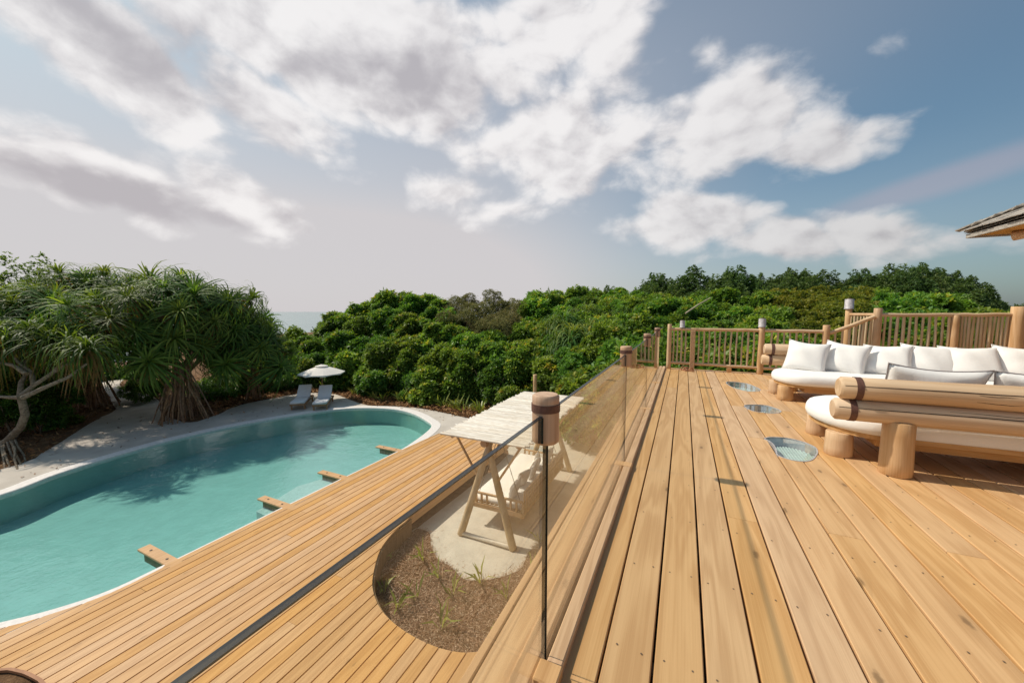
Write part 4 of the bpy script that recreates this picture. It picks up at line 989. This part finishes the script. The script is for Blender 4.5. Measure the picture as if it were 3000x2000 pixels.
def shrub_mesh(name, m, seed, R_=1.0, zs=0.95, rosettes=620, per=8, leaf=0.135, lw=0.052, inner=0.35, skirt=-0.45, upright=0.35, lump=0.34, tintb=0.42):
    rr = np.random.RandomState(seed); f = lumps(seed, 22)
    kd = 13; cen = rr.normal(size=(kd, 3)) * np.array([.60, .60, .34]) * R_; nrm_ = np.linalg.norm(cen[:, :2], axis=1, keepdims=True); cen[:, :2] *= np.minimum(1, .68 / np.maximum(nrm_, 1e-6)); cen[0] = 0; rj = rr.uniform(.22, .46, kd) * R_; rj[0] = .60 * R_
    cen[:, 2] = np.clip(cen[:, 2], -.3 * R_, R_ - rj)
    wsel = rr.choice(kd, rosettes * 4, p=rj ** 2 / (rj ** 2).sum()); u = unit(rr.normal(size=(rosettes * 4, 3)))
    cand = cen[wsel] + u * rj[wsel][:, None]; dd_ = np.linalg.norm(cand[:, None] - cen[None], axis=2) / rj[None]; dd_[np.arange(len(cand)), wsel] = 9
    ok = (dd_.min(1) > .93) & (u[:, 2] > skirt); u = u[ok][:rosettes]; cand = cand[ok][:rosettes]; wsel = wsel[ok][:rosettes]; n_ = len(u)
    lp_ = f(u); depth = rr.uniform(0, 1, n_) ** 2.2
    rad = (1 + lump * (lp_ - .45)) * (1 - inner * depth) + (rr.uniform(0, 1, n_) < .10) * rr.uniform(.05, .4, n_)
    c = (cen[wsel] + (cand - cen[wsel]) * rad[:, None]) * np.array([1, 1, zs])
    axis = unit(u + np.array([0, 0, upright]) + rr.normal(0, .28, (n_, 3)))
    # ring of leaves round each shoot
    t1 = unit(np.cross(axis, rr.normal(size=(n_, 3)))); t2 = np.cross(axis, t1)
    ang = (np.arange(per) * 2.4)[None, :] + rr.uniform(0, 6.28, (n_, 1)); tilt = rr.uniform(0.55, 1.35, (n_, per))
    d = (axis[:, None] * np.cos(tilt)[..., None] + (t1[:, None] * np.cos(ang)[..., None] + t2[:, None] * np.sin(ang)[..., None]) * np.sin(tilt)[..., None]).reshape(-1, 3)
    base = np.repeat(c, per, 0) - np.repeat(axis, per, 0) * rr.uniform(0, leaf * .6, (n_ * per, 1))
    L_ = leaf * rr.uniform(.7, 1.25, n_ * per); W = lw * rr.uniform(.8, 1.2, n_ * per)
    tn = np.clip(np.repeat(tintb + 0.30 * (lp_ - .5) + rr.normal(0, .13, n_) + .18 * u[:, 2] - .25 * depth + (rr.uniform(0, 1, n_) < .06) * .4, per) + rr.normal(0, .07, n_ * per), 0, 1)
    V, Q, T = leaves(base, d, L_, W, rr.uniform(.0, .3, n_ * per), tn)
    return mesh_from(name, V, Q, T, m)
def stem_mesh(seed, R_=1.0, h=1.0, k=7, r=0.035):
    rr = random.Random(seed); mbx = MB()
    for i in range(k):
        a = 6.28 * i / k + rr.uniform(-.4, .4); d = rr.uniform(.35, .75) * R_
        mbx.tube([(0.05 * math.cos(a), 0.05 * math.sin(a), -h), (d * .4 * math.cos(a), d * .4 * math.sin(a), -h * .35), (d * math.cos(a + .3), d * math.sin(a + .3), R_ * rr.uniform(.1, .5))], [r, r * .8, r * .3], 5)
    return mbx.mesh('stems', 'bark')
SH = {
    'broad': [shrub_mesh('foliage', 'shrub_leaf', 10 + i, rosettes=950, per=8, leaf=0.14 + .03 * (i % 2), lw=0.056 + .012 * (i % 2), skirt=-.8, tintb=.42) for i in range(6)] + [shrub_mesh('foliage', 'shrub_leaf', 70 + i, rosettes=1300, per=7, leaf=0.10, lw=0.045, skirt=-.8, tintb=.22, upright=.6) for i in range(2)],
    'olive': [shrub_mesh('foliage', 'olive_leaf', 30 + i, rosettes=1300, per=7, leaf=0.075, lw=0.02, upright=.8, lump=.28, tintb=.5) for i in range(2)],
    'gold': [shrub_mesh('foliage', 'gold_leaf', 40 + i, rosettes=800, per=8, leaf=0.1, lw=0.045, tintb=.55) for i in range(2)],
    'under': [shrub_mesh('foliage', 'shrub_leaf', 50 + i, rosettes=420, per=8, leaf=0.16, lw=0.05, tintb=.2) for i in range(2)],
}
STEM = [stem_mesh(s) for s in (1, 2, 3)]
def shrub(kind, x, y, r, top, label, group, zsq=1.0, name='shrub'):
    """dome of radius r whose top reaches the height top"""
    zc = top - r * zsq * 0.98
    o = empty(name, (x, y, zc), label, 'shrub', group); o.scale = (r, r, r * zsq); o.rotation_euler = (0, 0, R.uniform(0, 6.28))
    inst('foliage', R.choice(SH[kind]), o); inst('stems', R.choice(STEM), o); return o
# --- dense thicket beyond the pool: rows of rounded shrubs up the rise
LAB = {'broad': 'rounded glossy green beach shrub in the dense thicket beyond the pool', 'olive': 'dull olive brown fine leaved shrub near the crest of the thicket', 'gold': 'yellow tinged small leaved shrub in the thicket behind the raised railing'}
placed = []
def free(x, y, r):
    return all((x - a) ** 2 + (y - b) ** 2 > (0.405 * (r + c_)) ** 2 for a, b, c_ in placed)
tries = 0; cnt = {'broad': 0, 'olive': 0, 'gold': 0}
rows = []
u = 690.0
for _ in range(9000):
    u = R.uniform(680, 3150); zf = front_Z(u); zc = crest_Z(u); dmax = (zc - zf)
    if u > 1850: dmax = min(dmax, 13.5)
    Z = zf + 0.9 + dmax * R.random() ** 1.15; x, y = from_uz(u, Z)
    r = R.uniform(0.95, 1.75) * (0.85 if Z - zf < 2.0 else 1.0)
    if y < 11.2 and x > -1.5: continue
    if u < 1600 and Z < zf + r * .85: continue
    if not free(x, y, r): continue
    if sum(cnt.values()) > 285: break
    placed.append((x, y, r)); top = top_height(u, Z) + R.uniform(-.35, .25)
    py = 913 + (H - top) * F / Z; kind = 'broad'
    if 1290 < u < 1520 and py < 925 and Z > 21: kind = 'olive'
    elif 2290 < u < 2520 and py < 965 and Z > 12: kind = 'gold'
    if Z - zf < 1.8 and u < 1600: top = min(top, 1.7 + R.uniform(-.3, .2))
    cnt[kind] += 1
    zone = ('crest', 'on the crest of the thicket') if Z > zc - 3.5 and u < 1650 else ('parasol', 'behind the parasol and loungers') if u < 1000 else ('front', 'in the front row of the thicket facing the pool') if Z - zf < 2.4 and u < 1420 else ('canopy', 'behind the pole canopy of the swing') if 1420 <= u < 1700 and Z - zf < 6 else ('rail', 'just behind the low log railing') if 1700 <= u < 2420 and Z < 16 else ('raised', 'behind the raised log railing') if u >= 2420 else ('slope', 'on the middle slope of the thicket')
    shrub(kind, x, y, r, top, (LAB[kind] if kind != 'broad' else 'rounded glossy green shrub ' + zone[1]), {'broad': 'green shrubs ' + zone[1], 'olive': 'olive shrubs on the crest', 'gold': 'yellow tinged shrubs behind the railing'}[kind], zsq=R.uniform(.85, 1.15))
print('shrubs', cnt)

# --- broadleaf trees
def tree_meshes(seed, m, hh=5.0, rad=2.2, lobes=16, per_lobe=150, leaf=0.17, lw=0.07, erect=0.8, trunk=0.14):
    rr = np.random.RandomState(seed); rp = random.Random(seed); Vs, Qs, Ts = [], [], []; off = 0; mbt = MB(); mbb = MB()
    mbt.tube([(0, 0, -0.3), (0.08, 0.05, hh * .3), (0.0, -.06, hh * .55)], [trunk, trunk * .8, trunk * .55], 9)
    for i in range(lobes):
        a = i * 2.4 + rp.uniform(-.3, .3); d = rad * math.sqrt((i + .5) / lobes) * rp.uniform(.8, 1.05); zt = hh * (1.0 - 0.42 * (d / rad) ** 2) * rp.uniform(.86, 1.03)
        cx_, cy_ = d * math.cos(a), d * math.sin(a); lr = rad * rp.uniform(.24, .36); lh = lr * rp.uniform(1.3, 2.0) * (0.6 + erect * .5)
        mbb.tube([(0, -.05, hh * rp.uniform(.3, .5)), (cx_ * .5, cy_ * .5, hh * .55), (cx_, cy_, zt - lh)], [trunk * .45, trunk * .28, trunk * .1], 6)
        n_ = per_lobe; u_ = unit(rr.normal(size=(n_, 3))); ra = rr.uniform(.35, 1, n_) ** .5; taper = 1 - .45 * np.clip(u_[:, 2], 0, 1)
        c = np.stack([cx_ + u_[:, 0] * lr * ra * taper, cy_ + u_[:, 1] * lr * ra * taper, zt - lh + u_[:, 2] * lh * ra], 1)
        ax = unit(u_ * .7 + np.array([0, 0, erect]) + rr.normal(0, .3, (n_, 3))); per = 6
        t1 = unit(np.cross(ax, rr.normal(size=(n_, 3)))); t2 = np.cross(ax, t1); ang = (np.arange(per) * 2.4)[None] + rr.uniform(0, 6.28, (n_, 1)); ti = rr.uniform(.4, 1.2, (n_, per))
        dd = (ax[:, None] * np.cos(ti)[..., None] + (t1[:, None] * np.cos(ang)[..., None] + t2[:, None] * np.sin(ang)[..., None]) * np.sin(ti)[..., None]).reshape(-1, 3)
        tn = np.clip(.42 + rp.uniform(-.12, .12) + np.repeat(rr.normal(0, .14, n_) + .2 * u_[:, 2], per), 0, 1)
        V, Q, T = leaves(np.repeat(c, per, 0), dd, leaf * rr.uniform(.7, 1.2, n_ * per), lw * rr.uniform(.8, 1.2, n_ * per), rr.uniform(0, .25, n_ * per), tn)
        Vs.append(V); Qs.append(Q + off); Ts.append(T); off += len(V)
    return mesh_from('crown', np.concatenate(Vs), np.concatenate(Qs), np.concatenate(Ts), m), mbt.mesh('trunk', 'bark'), mbb.mesh('limbs', 'bark')
def tree(name, meshes, x, y, top, hh, w, label, group=None, rz=None):
    o = empty(name, (x, y, top - hh), label, 'tree', group); o.scale = (w, w, 1.0); o.rotation_euler = (0, 0, R.uniform(0, 6.28))
    cr, tr, li = meshes; inst('crown', cr, o); t_ = inst('trunk', tr, o); inst('limbs', li, t_); return o
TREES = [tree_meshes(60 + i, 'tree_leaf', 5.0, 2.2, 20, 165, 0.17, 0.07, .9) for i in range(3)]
TSKY = [(1640, 846), (1720, 838), (1780, 838), (1850, 818), (1890, 805), (1960, 815), (2020, 795), (2100, 790), (2140, 776), (2200, 800), (2300, 782), (2340, 776), (2420, 795), (2500, 800), (2560, 782), (2640, 768), (2700, 770), (2780, 790), (2830, 820), (2900, 868), (3000, 880), (3200, 885)]
u = 1660
while u < 3150:
    for rowi, Z in enumerate((25.5, 29.0)):
        uu = u + R.uniform(-25, 25) + rowi * 35; zz = Z + R.uniform(-1, 1); x, y = from_uz(uu, zz)
        top = H + (913 - lerp_tab(TSKY, uu)) * zz / F + (R.uniform(-.35, .35) if rowi else R.uniform(-1.0, -.3))
        tree('dark_tree', R.choice(TREES), x, y, top, 5.0, R.uniform(.75, 1.05), 'dark green upright tree on the skyline behind the railings', 'dark trees on the skyline')
    u += R.uniform(52, 80)
bt = tree_meshes(80, 'bright_tree_leaf', 6.0, 2.6, 14, 170, 0.15, 0.06, .5)
p_ = from_uz(80, 21.0); tree('bright_tree', bt, p_[0], p_[1], H + (913 - 735) * 21.0 / F, 6.0, 1.05, 'light green broadleaf tree rising behind the screw pines')
p_ = from_uz(1590, 26.0); tree('bright_tree', bt, p_[0], p_[1], H + (913 - 838) * 26.0 / F, 6.0, .45, 'small rounded light green tree poking above the thicket crest')

# --- screw pines
def head_mesh(seed, n_=64, Lf=1.4, w=0.06, dead=0.16, wild=1.0):
    rr = np.random.RandomState(seed); Vs, Qs, Ts = [], [], []; off = 0; S = 6
    for i in range(n_):
        f_ = i / n_; az_ = i * 2.4 + rr.uniform(-.2, .2); pit = 1.35 - 1.9 * f_ ** 0.8 + rr.uniform(-.15, .15); isdead = f_ > 1 - dead
        L_ = Lf * rr.uniform(.75, 1.1) * (0.7 + .5 * min(1, f_ * 2.2)); step = L_ / S
        p = np.array([0.05 * math.cos(az_), 0.05 * math.sin(az_), .25 * (1 - f_)]); wv = w * rr.uniform(.8, 1.15); bend = rr.uniform(.24, .58) * wild; a2 = az_
        side = np.array([-math.sin(az_), math.cos(az_), 0]); rows_ = []
        for k in range(S + 1):
            ww = wv * (1 - (k / S) ** 2.2) * (0.75 + .25 * min(1, k)); nrm = np.array([-math.sin(pit) * math.cos(a2), -math.sin(pit) * math.sin(a2), math.cos(pit)])
            rows_.append((p - side * ww / 2 + nrm * ww * .22, p + side * ww / 2 + nrm * ww * .22))
            p = p + step * np.array([math.cos(pit) * math.cos(a2), math.cos(pit) * math.sin(a2), math.sin(pit)])
            pit = max(pit - bend * (0.5 + k * .35), -1.5); a2 += rr.uniform(-.05, .05)
            if isdead: pit = max(pit - .5, -1.52)
        V = np.array([q for r_ in rows_ for q in r_]); Q = np.array([[2 * k, 2 * k + 1, 2 * k + 3, 2 * k + 2] for k in range(S)]) + off
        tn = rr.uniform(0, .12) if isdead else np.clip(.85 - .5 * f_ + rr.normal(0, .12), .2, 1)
        Vs.append(V); Qs.append(Q); Ts.append(np.full(len(V), tn)); off += len(V)
    return mesh_from('leaf_head', np.concatenate(Vs), np.concatenate(Qs), np.concatenate(Ts), 'pandanus_leaf')
HEADS = [head_mesh(100 + i, (80, 95, 105, 90, 70)[i], wild=(0.7, 0.95, 1.15, 1.3, .85)[i]) for i in range(5)]
def limb(p0, p1, r0, r1, sag=0.0, rng=R, m='bark_pandanus', parent=None, name='branch', seg=5):
    p0, p1 = Vector(p0), Vector(p1); pts = []
    for k in range(seg + 1):
        f_ = k / seg; p = p0.lerp(p1, f_); p.z -= sag * math.sin(math.pi * f_)
        if 0 < k < seg: p += Vector((rng.uniform(-1, 1), rng.uniform(-1, 1), rng.uniform(-1, 1))) * (p1 - p0).length * .025
        pts.append(p)
    return MB().tube(pts, [r0 + (r1 - r0) * k / seg for k in range(seg + 1)], 8).build(name, m, parent)
def screw_pine(x, y, crown_c, crown_r, nheads, label, group=None, roots=18, root_r=0.8, root_z=1.6, trunk_r=0.16, fork=2.1, scale=1.0, lower=-0.5, limbs=8, z0=None, m='bark_pandanus'):
    z0 = base_height(x, y) if z0 is None else z0
    t = empty('screw_pine', (x, y, z0), label, 'tree', group)
    tr = limb((x, y, z0), (x + (crown_c[0] - x) * .15, y + (crown_c[1] - y) * .15, z0 + fork), trunk_r * 1.1, trunk_r, 0, R, m, t, 'trunk', 6)
    top = Vector((x + (crown_c[0] - x) * .15, y + (crown_c[1] - y) * .15, z0 + fork))
    for i in range(roots):
        a = 6.28 * i / roots + R.uniform(-.2, .2); rr_ = root_r * R.uniform(.35, 1.0); zt = root_z * R.uniform(.6, 1.15)
        limb((x + (.12 + .3 * root_r * R.random()) * math.cos(a), y + (.12 + .3 * root_r * R.random()) * math.sin(a), z0 + zt), (x + rr_ * math.cos(a), y + rr_ * math.sin(a), z0 - 0.06), 0.033, 0.026, -0.12 * rr_, R, m, t, 'prop_root', 4)
    cc_ = Vector(crown_c); lims = []
    for i in range(limbs):
        a = 6.28 * i / limbs + R.uniform(-.3, .3); e = cc_ + Vector((crown_r[0] * .55 * math.cos(a), crown_r[1] * .55 * math.sin(a), crown_r[2] * R.uniform(-.15, .45)))
        st = top.copy(); st.z -= R.uniform(0, .7); lims.append((e, limb(st, e, trunk_r * .6, trunk_r * .38, 0.25, R, m, t, 'branch', 6)))
    for i in range(nheads):
        f_ = (i + .5) / nheads; zz = 1 - f_ * (1 - lower); a = i * 2.39996 + R.uniform(-.15, .15); rr_ = math.sqrt(max(0, 1 - zz * zz)); sh_ = R.uniform(.66, 1.06)
        p = cc_ + Vector((crown_r[0] * rr_ * math.cos(a) * sh_, crown_r[1] * rr_ * math.sin(a) * sh_, crown_r[2] * zz * sh_ - .35))
        axis = Vector((rr_ * math.cos(a) * 1.0, rr_ * math.sin(a) * 1.0, .6 + max(0, zz) * .6)).normalized()
        M_ = Matrix.Translation(p - Vector((x, y, z0))) @ axis.to_track_quat('Z', 'Y').to_matrix().to_4x4() @ Matrix.Rotation(R.uniform(0, 6.28), 4, 'Z') @ Matrix.Scale(scale * R.uniform(.7, 1.2), 4)
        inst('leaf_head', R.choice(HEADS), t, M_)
        e = min(lims, key=lambda l: (l[0] - p).length)[0] if lims else top
        limb(e, p, trunk_r * .34, trunk_r * .22, 0.05, R, m, t, 'twig', 3)
    return t
b1 = at(536, 1226); c1 = atz(525, 925, 16.2); 
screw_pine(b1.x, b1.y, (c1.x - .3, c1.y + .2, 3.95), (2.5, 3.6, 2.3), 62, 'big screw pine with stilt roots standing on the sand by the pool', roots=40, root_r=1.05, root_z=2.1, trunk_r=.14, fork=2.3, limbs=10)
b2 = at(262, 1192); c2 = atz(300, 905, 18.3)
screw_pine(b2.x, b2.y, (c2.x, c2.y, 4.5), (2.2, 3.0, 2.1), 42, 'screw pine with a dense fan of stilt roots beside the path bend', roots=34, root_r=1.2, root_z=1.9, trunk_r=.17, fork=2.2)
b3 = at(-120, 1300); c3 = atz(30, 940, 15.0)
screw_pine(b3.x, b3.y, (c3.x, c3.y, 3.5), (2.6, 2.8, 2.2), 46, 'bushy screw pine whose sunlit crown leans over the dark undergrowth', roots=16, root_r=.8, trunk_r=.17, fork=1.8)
c4_ = atz(130, 850, 20.0); b4 = from_uz(120, 20.5)
screw_pine(b4[0], b4[1], (c4_.x, c4_.y, 3.7), (3.2, 3.0, 1.8), 40, 'screw pine at the back below the light green tree', roots=14, root_r=.8, trunk_r=.15, fork=2.2)
c5 = atz(-160, 880, 17.0); b5 = from_uz(-180, 17.5)
screw_pine(b5[0], b5[1], (c5.x, c5.y, 3.7), (3.0, 3.0, 2.2), 40, 'screw pine at the outer edge of the dark undergrowth', roots=14, root_r=.8, trunk_r=.15, fork=2.2)
c6 = atz(720, 1010, 18.2); b6 = from_uz(735, 18.8)
screw_pine(b6[0], b6[1], (c6.x, c6.y, 2.9), (1.9, 1.9, 1.8), 22, 'small screw pine tucked between the big one and the parasol', roots=10, root_r=.6, root_z=1.1, trunk_r=.12, fork=1.3, limbs=5)
# bare forked tree in front of the dark undergrowth, with a few heads
bx = at(14, 1352); t = empty('forked_screw_pine', (bx.x, bx.y, 0), 'pale barked screw pine with bare forking branches and few leaf heads', 'tree')
def P3(px_, py_, Z): return atz(px_, py_, Z)
Zb = 11.6
pth = [P3(-30, 1312, Zb), P3(20, 1293, Zb), P3(60, 1252, Zb), P3(74, 1215, Zb), P3(66, 1180, Zb), P3(60, 1160, Zb)]
MB().tube(pth, [.10, .105, .1, .095, .09, .085], 12).build('trunk', 'pale_bark', t)
for k in range(9):
    s0 = P3(-20 + k * 8, 1296 - (k > 4) * 8, Zb); limb(s0, at(-30 + k * 13 + R.uniform(-8, 8), 1368 + R.uniform(-22, 8), 0) + Vector((0, 0, -.05)), .03, .022, 0, R, 'pale_bark', t, 'prop_root', 3)
forks = [([(60, 1160), (100, 1128), (160, 1088), (215, 1058), (240, 1045)], 11.9), ([(66, 1165), (130, 1135), (200, 1105), (255, 1065)], 11.4), ([(58, 1160), (62, 1120), (78, 1095), (70, 1060), (110, 1040), (140, 1020)], 12.2), ([(78, 1095), (40, 1070), (0, 1062), (-40, 1045)], 12.0), ([(60, 1165), (20, 1163), (-30, 1160)], 11.5), ([(100, 1128), (92, 1090), (55, 1062), (30, 1030)], 12.0), ([(160, 1088), (200, 1050), (205, 1030)], 12.2)]
for pl, Z in forks:
    pts = [P3(a, b, Z + .12 * i) for i, (a, b) in enumerate(pl)]; n_ = len(pts)
    MB().tube(pts, [.075 - .045 * i / (n_ - 1) for i in range(n_)], 8).build('branch', 'pale_bark', t)
for px_, py_, Z in ((262, 1030, 11.9), (240, 1045, 12.3), (205, 1015, 12.5), (140, 1010, 12.5), (30, 1015, 12.4), (-40, 1030, 12.3), (90, 985, 12.8), (180, 985, 13.0), (-10, 980, 12.6)):
    p = P3(px_, py_, Z); inst('leaf_head', R.choice(HEADS), t, Matrix.Translation(p - t.location) @ Matrix.Rotation(R.uniform(-.3, .3), 4, 'X') @ Matrix.Rotation(R.uniform(0, 6.28), 4, 'Z') @ Matrix.Scale(.95, 4))
# screw pines inside the thicket
k = 0
for u_, py_, Z in [(1655, 905, 20), (1720, 885, 22), (1790, 875, 22.5), (1850, 890, 20.5), (1920, 872, 23), (1985, 885, 21.5), (2060, 860, 23), (2120, 880, 21), (2180, 862, 22), (2230, 905, 18), (2280, 925, 16), (2160, 915, 17.5), (1760, 925, 18.5), (1680, 940, 17.5), (2420, 880, 21), (1860, 930, 17.5)]:
    x, y = from_uz(u_, Z); topz = H + (913 - py_) * Z / F; z0 = topz - 2.6
    t = empty('thicket_screw_pine', (x, y, z0), 'grey green screw pine clump growing in the thicket behind the railing', 'tree', 'screw pine clumps in the thicket')
    MB().tube([(x, y, z0), (x, y, z0 + 1.5)], [.12, .1], 7).build('trunk', 'bark_pandanus', t)
    for i in range(7):
        a = i * 2.4; rr_ = .75 * math.sqrt(i / 7); ax = Vector((.5 * math.cos(a) * rr_, .5 * math.sin(a) * rr_, 1)).normalized()
        inst('leaf_head', R.choice(HEADS), t, Matrix.Translation((rr_ * math.cos(a), rr_ * math.sin(a), 1.75 - .5 * rr_)) @ ax.to_track_quat('Z', 'Y').to_matrix().to_4x4() @ Matrix.Rotation(R.uniform(0, 6), 4, 'Z') @ Matrix.Scale(R.uniform(.95, 1.2), 4))
p0, p1 = atz(2008, 918, 15.0), atz(2082, 872, 16.0)
o = MB().tube([p0, p0.lerp(p1, .5) + Vector((0, 0, .03)), p1], [.035, .03, .02], 7).build('bare_pole', 'pale_log_z'); tag(recenter(o), 'bare pale pole sticking up slantwise out of the thicket', 'pole')
# undergrowth below the screw pines and along the path
und = [(-60, 1010, 13.8, 1.2), (60, 1060, 13.6, 1.0), (150, 1090, 14.5, .9), (-80, 1120, 12.6, 1.0), (30, 1140, 13.0, .9), (110, 1170, 13.6, .8), (170, 1190, 14.6, .6), (330, 1050, 25, 1.6), (400, 1040, 26, 1.7), (250, 1030, 25, 1.7), (180, 1010, 24, 1.8), (90, 1000, 22, 1.8), (0, 980, 20, 1.8)]
for px_, py_, Z, r in und:
    p = atz(px_, py_, Z); shrub('under', p.x, p.y, r, max(p.z, .5), 'dark leafy undergrowth shrub in the shade of the screw pines', 'undergrowth below the screw pines')
for px_, py_, Z, r, lb in [(418, 1098, 18.4, .85, 'low glossy dark shrub at the bend of the sand path'), (445, 1075, 19.5, .9, 'leafy shrub behind the glossy shrub at the path bend'), (640, 1120, 18.8, .9, 'low leafy shrub right behind the big stilt rooted screw pine'), (700, 1085, 20.5, 1.2, 'rounded shrub behind the small screw pine'), (780, 1085, 20.6, 1.1, 'leafy shrub behind the foot ends of the loungers'), (850, 1075, 21.2, 1.1, 'rounded leafy shrub just behind the parasol pole'), (590, 1090, 20.5, 1.2, 'mid green shrub seen through the stilt roots')]:
    p = atz(px_, py_, Z); shrub('under', p.x, p.y, r, max(p.z, .6), lb, None)

# ---- loose dry matter: straw on the planting bed, leaf litter at the thicket foot
def scatter(name, n_, sampler, m, Lr, wr, lift, parent=None):
    pts = np.array([sampler() for _ in range(n_)]); a = NR.uniform(0, 6.28, n_); e = NR.normal(.12, .28, n_)
    d = np.stack([np.cos(a) * np.cos(e), np.sin(a) * np.cos(e), np.sin(e)], 1); V, Q, T = leaves(pts + np.array([0, 0, lift]), d, NR.uniform(*Lr, n_), NR.uniform(*wr, n_), NR.uniform(-.3, .3, n_), np.clip(NR.normal(.5, .25, n_), 0, 1))
    o = inst(name, mesh_from(name, V, Q, T, m)); o['kind'] = 'stuff'; return o
bedpoly = hole_s + [(-5.3, 6.2)] + bed_edge + [(-2.6, 7.2), (-2.0, 8.6), (-1.2, 8.6), (-1.2, 4.9)]
def s_bed():
    while True:
        x, y = R.uniform(-5.3, -1.2), R.uniform(3.6, 8.6)
        if inside(bedpoly, x, y) or (R.random() < .05 and inside(bedpoly, x + R.uniform(-.25, .25), y - R.uniform(0, .3)) and x < -2.6 and y < 6.6): return (x, y, SAND - .035 + .07 * R.random() ** 2)
tag(scatter('straw_mulch', 36000, s_bed, 'dry_blade', (.03, .11), (.004, .012), 0.006), 'brown straw mulch over the planting bed below the deck', 'mulch')
tag(scatter('bed_twigs', 110, s_bed, 'dry_blade', (.15, .42), (.008, .018), 0.05), 'pale dry twigs and leaf strips lying on the straw mulch', 'twigs')
def s_lit():
    while True:
        u_ = R.uniform(560, 1600); zf = front_Z(u_); Z = zf - 1.1 + 2.8 * R.random(); x, y = from_uz(u_, Z)
        if inside(path, x, y) and R.random() < .985: continue
        if x > -5.3 and inside(swing_sand, x, y) and R.random() < .97: continue
        return (x, y, max(terrain(x, y), -.41) + .02 + .12 * R.random() ** 3)
tag(scatter('leaf_litter', 16000, s_lit, 'dry_leaf', (.07, .20), (.03, .08), 0.0), 'dry orange brown leaf litter along the foot of the thicket', 'leaf litter')
def s_lit2():
    while True:
        x, y = R.uniform(-32, -15.5), R.uniform(1, 14)
        if inside(path, x, y): continue
        return (x, y, terrain(x, y) + .02 + .05 * R.random())
tag(scatter('fallen_leaves', 6000, s_lit2, 'dry_leaf', (.08, .3), (.03, .07), 0.0), 'fallen brown leaves on the dark soil under the screw pines', 'leaf litter')
def s_path():
    while True:
        x, y = R.uniform(-22, -9), R.uniform(2, 14.5)
        if inside(path, x, y) and not inside(pool_out, x, y): return (x, y, -.008)
tag(scatter('stray_leaves', 150, s_path, 'dry_leaf', (.06, .16), (.02, .05), 0.0), 'few stray brown leaves on the pale sand path', 'leaf litter')
# young strap leaved plants in the bed
def young(seed):
    rr = np.random.RandomState(seed); n_ = 9; a = rr.uniform(0, 6.28, n_); e = rr.uniform(.7, 1.4, n_)
    d = np.stack([np.cos(a) * np.cos(e), np.sin(a) * np.cos(e), np.sin(e)], 1)
    return leaves(np.zeros((n_, 3)) + rr.normal(0, .015, (n_, 3)) * [1, 1, 0], d, rr.uniform(.2, .42, n_), rr.uniform(.022, .035, n_), rr.uniform(.05, .5, n_), rr.uniform(0, 1, n_))
YM = [mesh_from('strap_leaves', *young(s), 'young_leaf') for s in range(4)]
ystem = MB().tube([(0, 0, -.06), (0, 0, .06)], [.018, .012], 6).mesh('stem', 'pale_bark')
for px_, py_ in [(1050 + a / 3.137, 1450 + b / 3.137) for a, b in [(415, 330), (260, 610), (600, 610), (740, 770), (235, 900), (360, 1060), (540, 960), (760, 1240), (1130, 820), (1590, 680), (1660, 430), (1230, 1300), (1480, 1100), (1370, 960), (870, 930)]]:
    p = at(px_, py_, SAND - .03); o = empty('young_plant', (p.x, p.y, SAND - .03), 'young strap leaved plant set in the straw mulch bed', 'plant', 'young plants in the mulch bed')
    o.scale = (R.uniform(.9, 1.35),) * 3; o.rotation_euler = (0, 0, R.uniform(0, 6)); inst('strap_leaves', R.choice(YM), o); inst('stem', ystem, o)
# grasses and low plants along the thicket foot
for k in range(46):
    u_ = R.uniform(900, 1560); Z = front_Z(u_) + R.uniform(-.2, .5); x, y = from_uz(u_, Z)
    o = empty('verge_plant', (x, y, max(terrain(x, y), -.43)), 'small leafy plant sprouting from the litter at the thicket foot', 'plant', 'small plants along the thicket foot'); o.scale = (R.uniform(1.3, 2.4),) * 3; o.rotation_euler = (0, 0, R.uniform(0, 6))
    inst('strap_leaves', R.choice(YM), o)
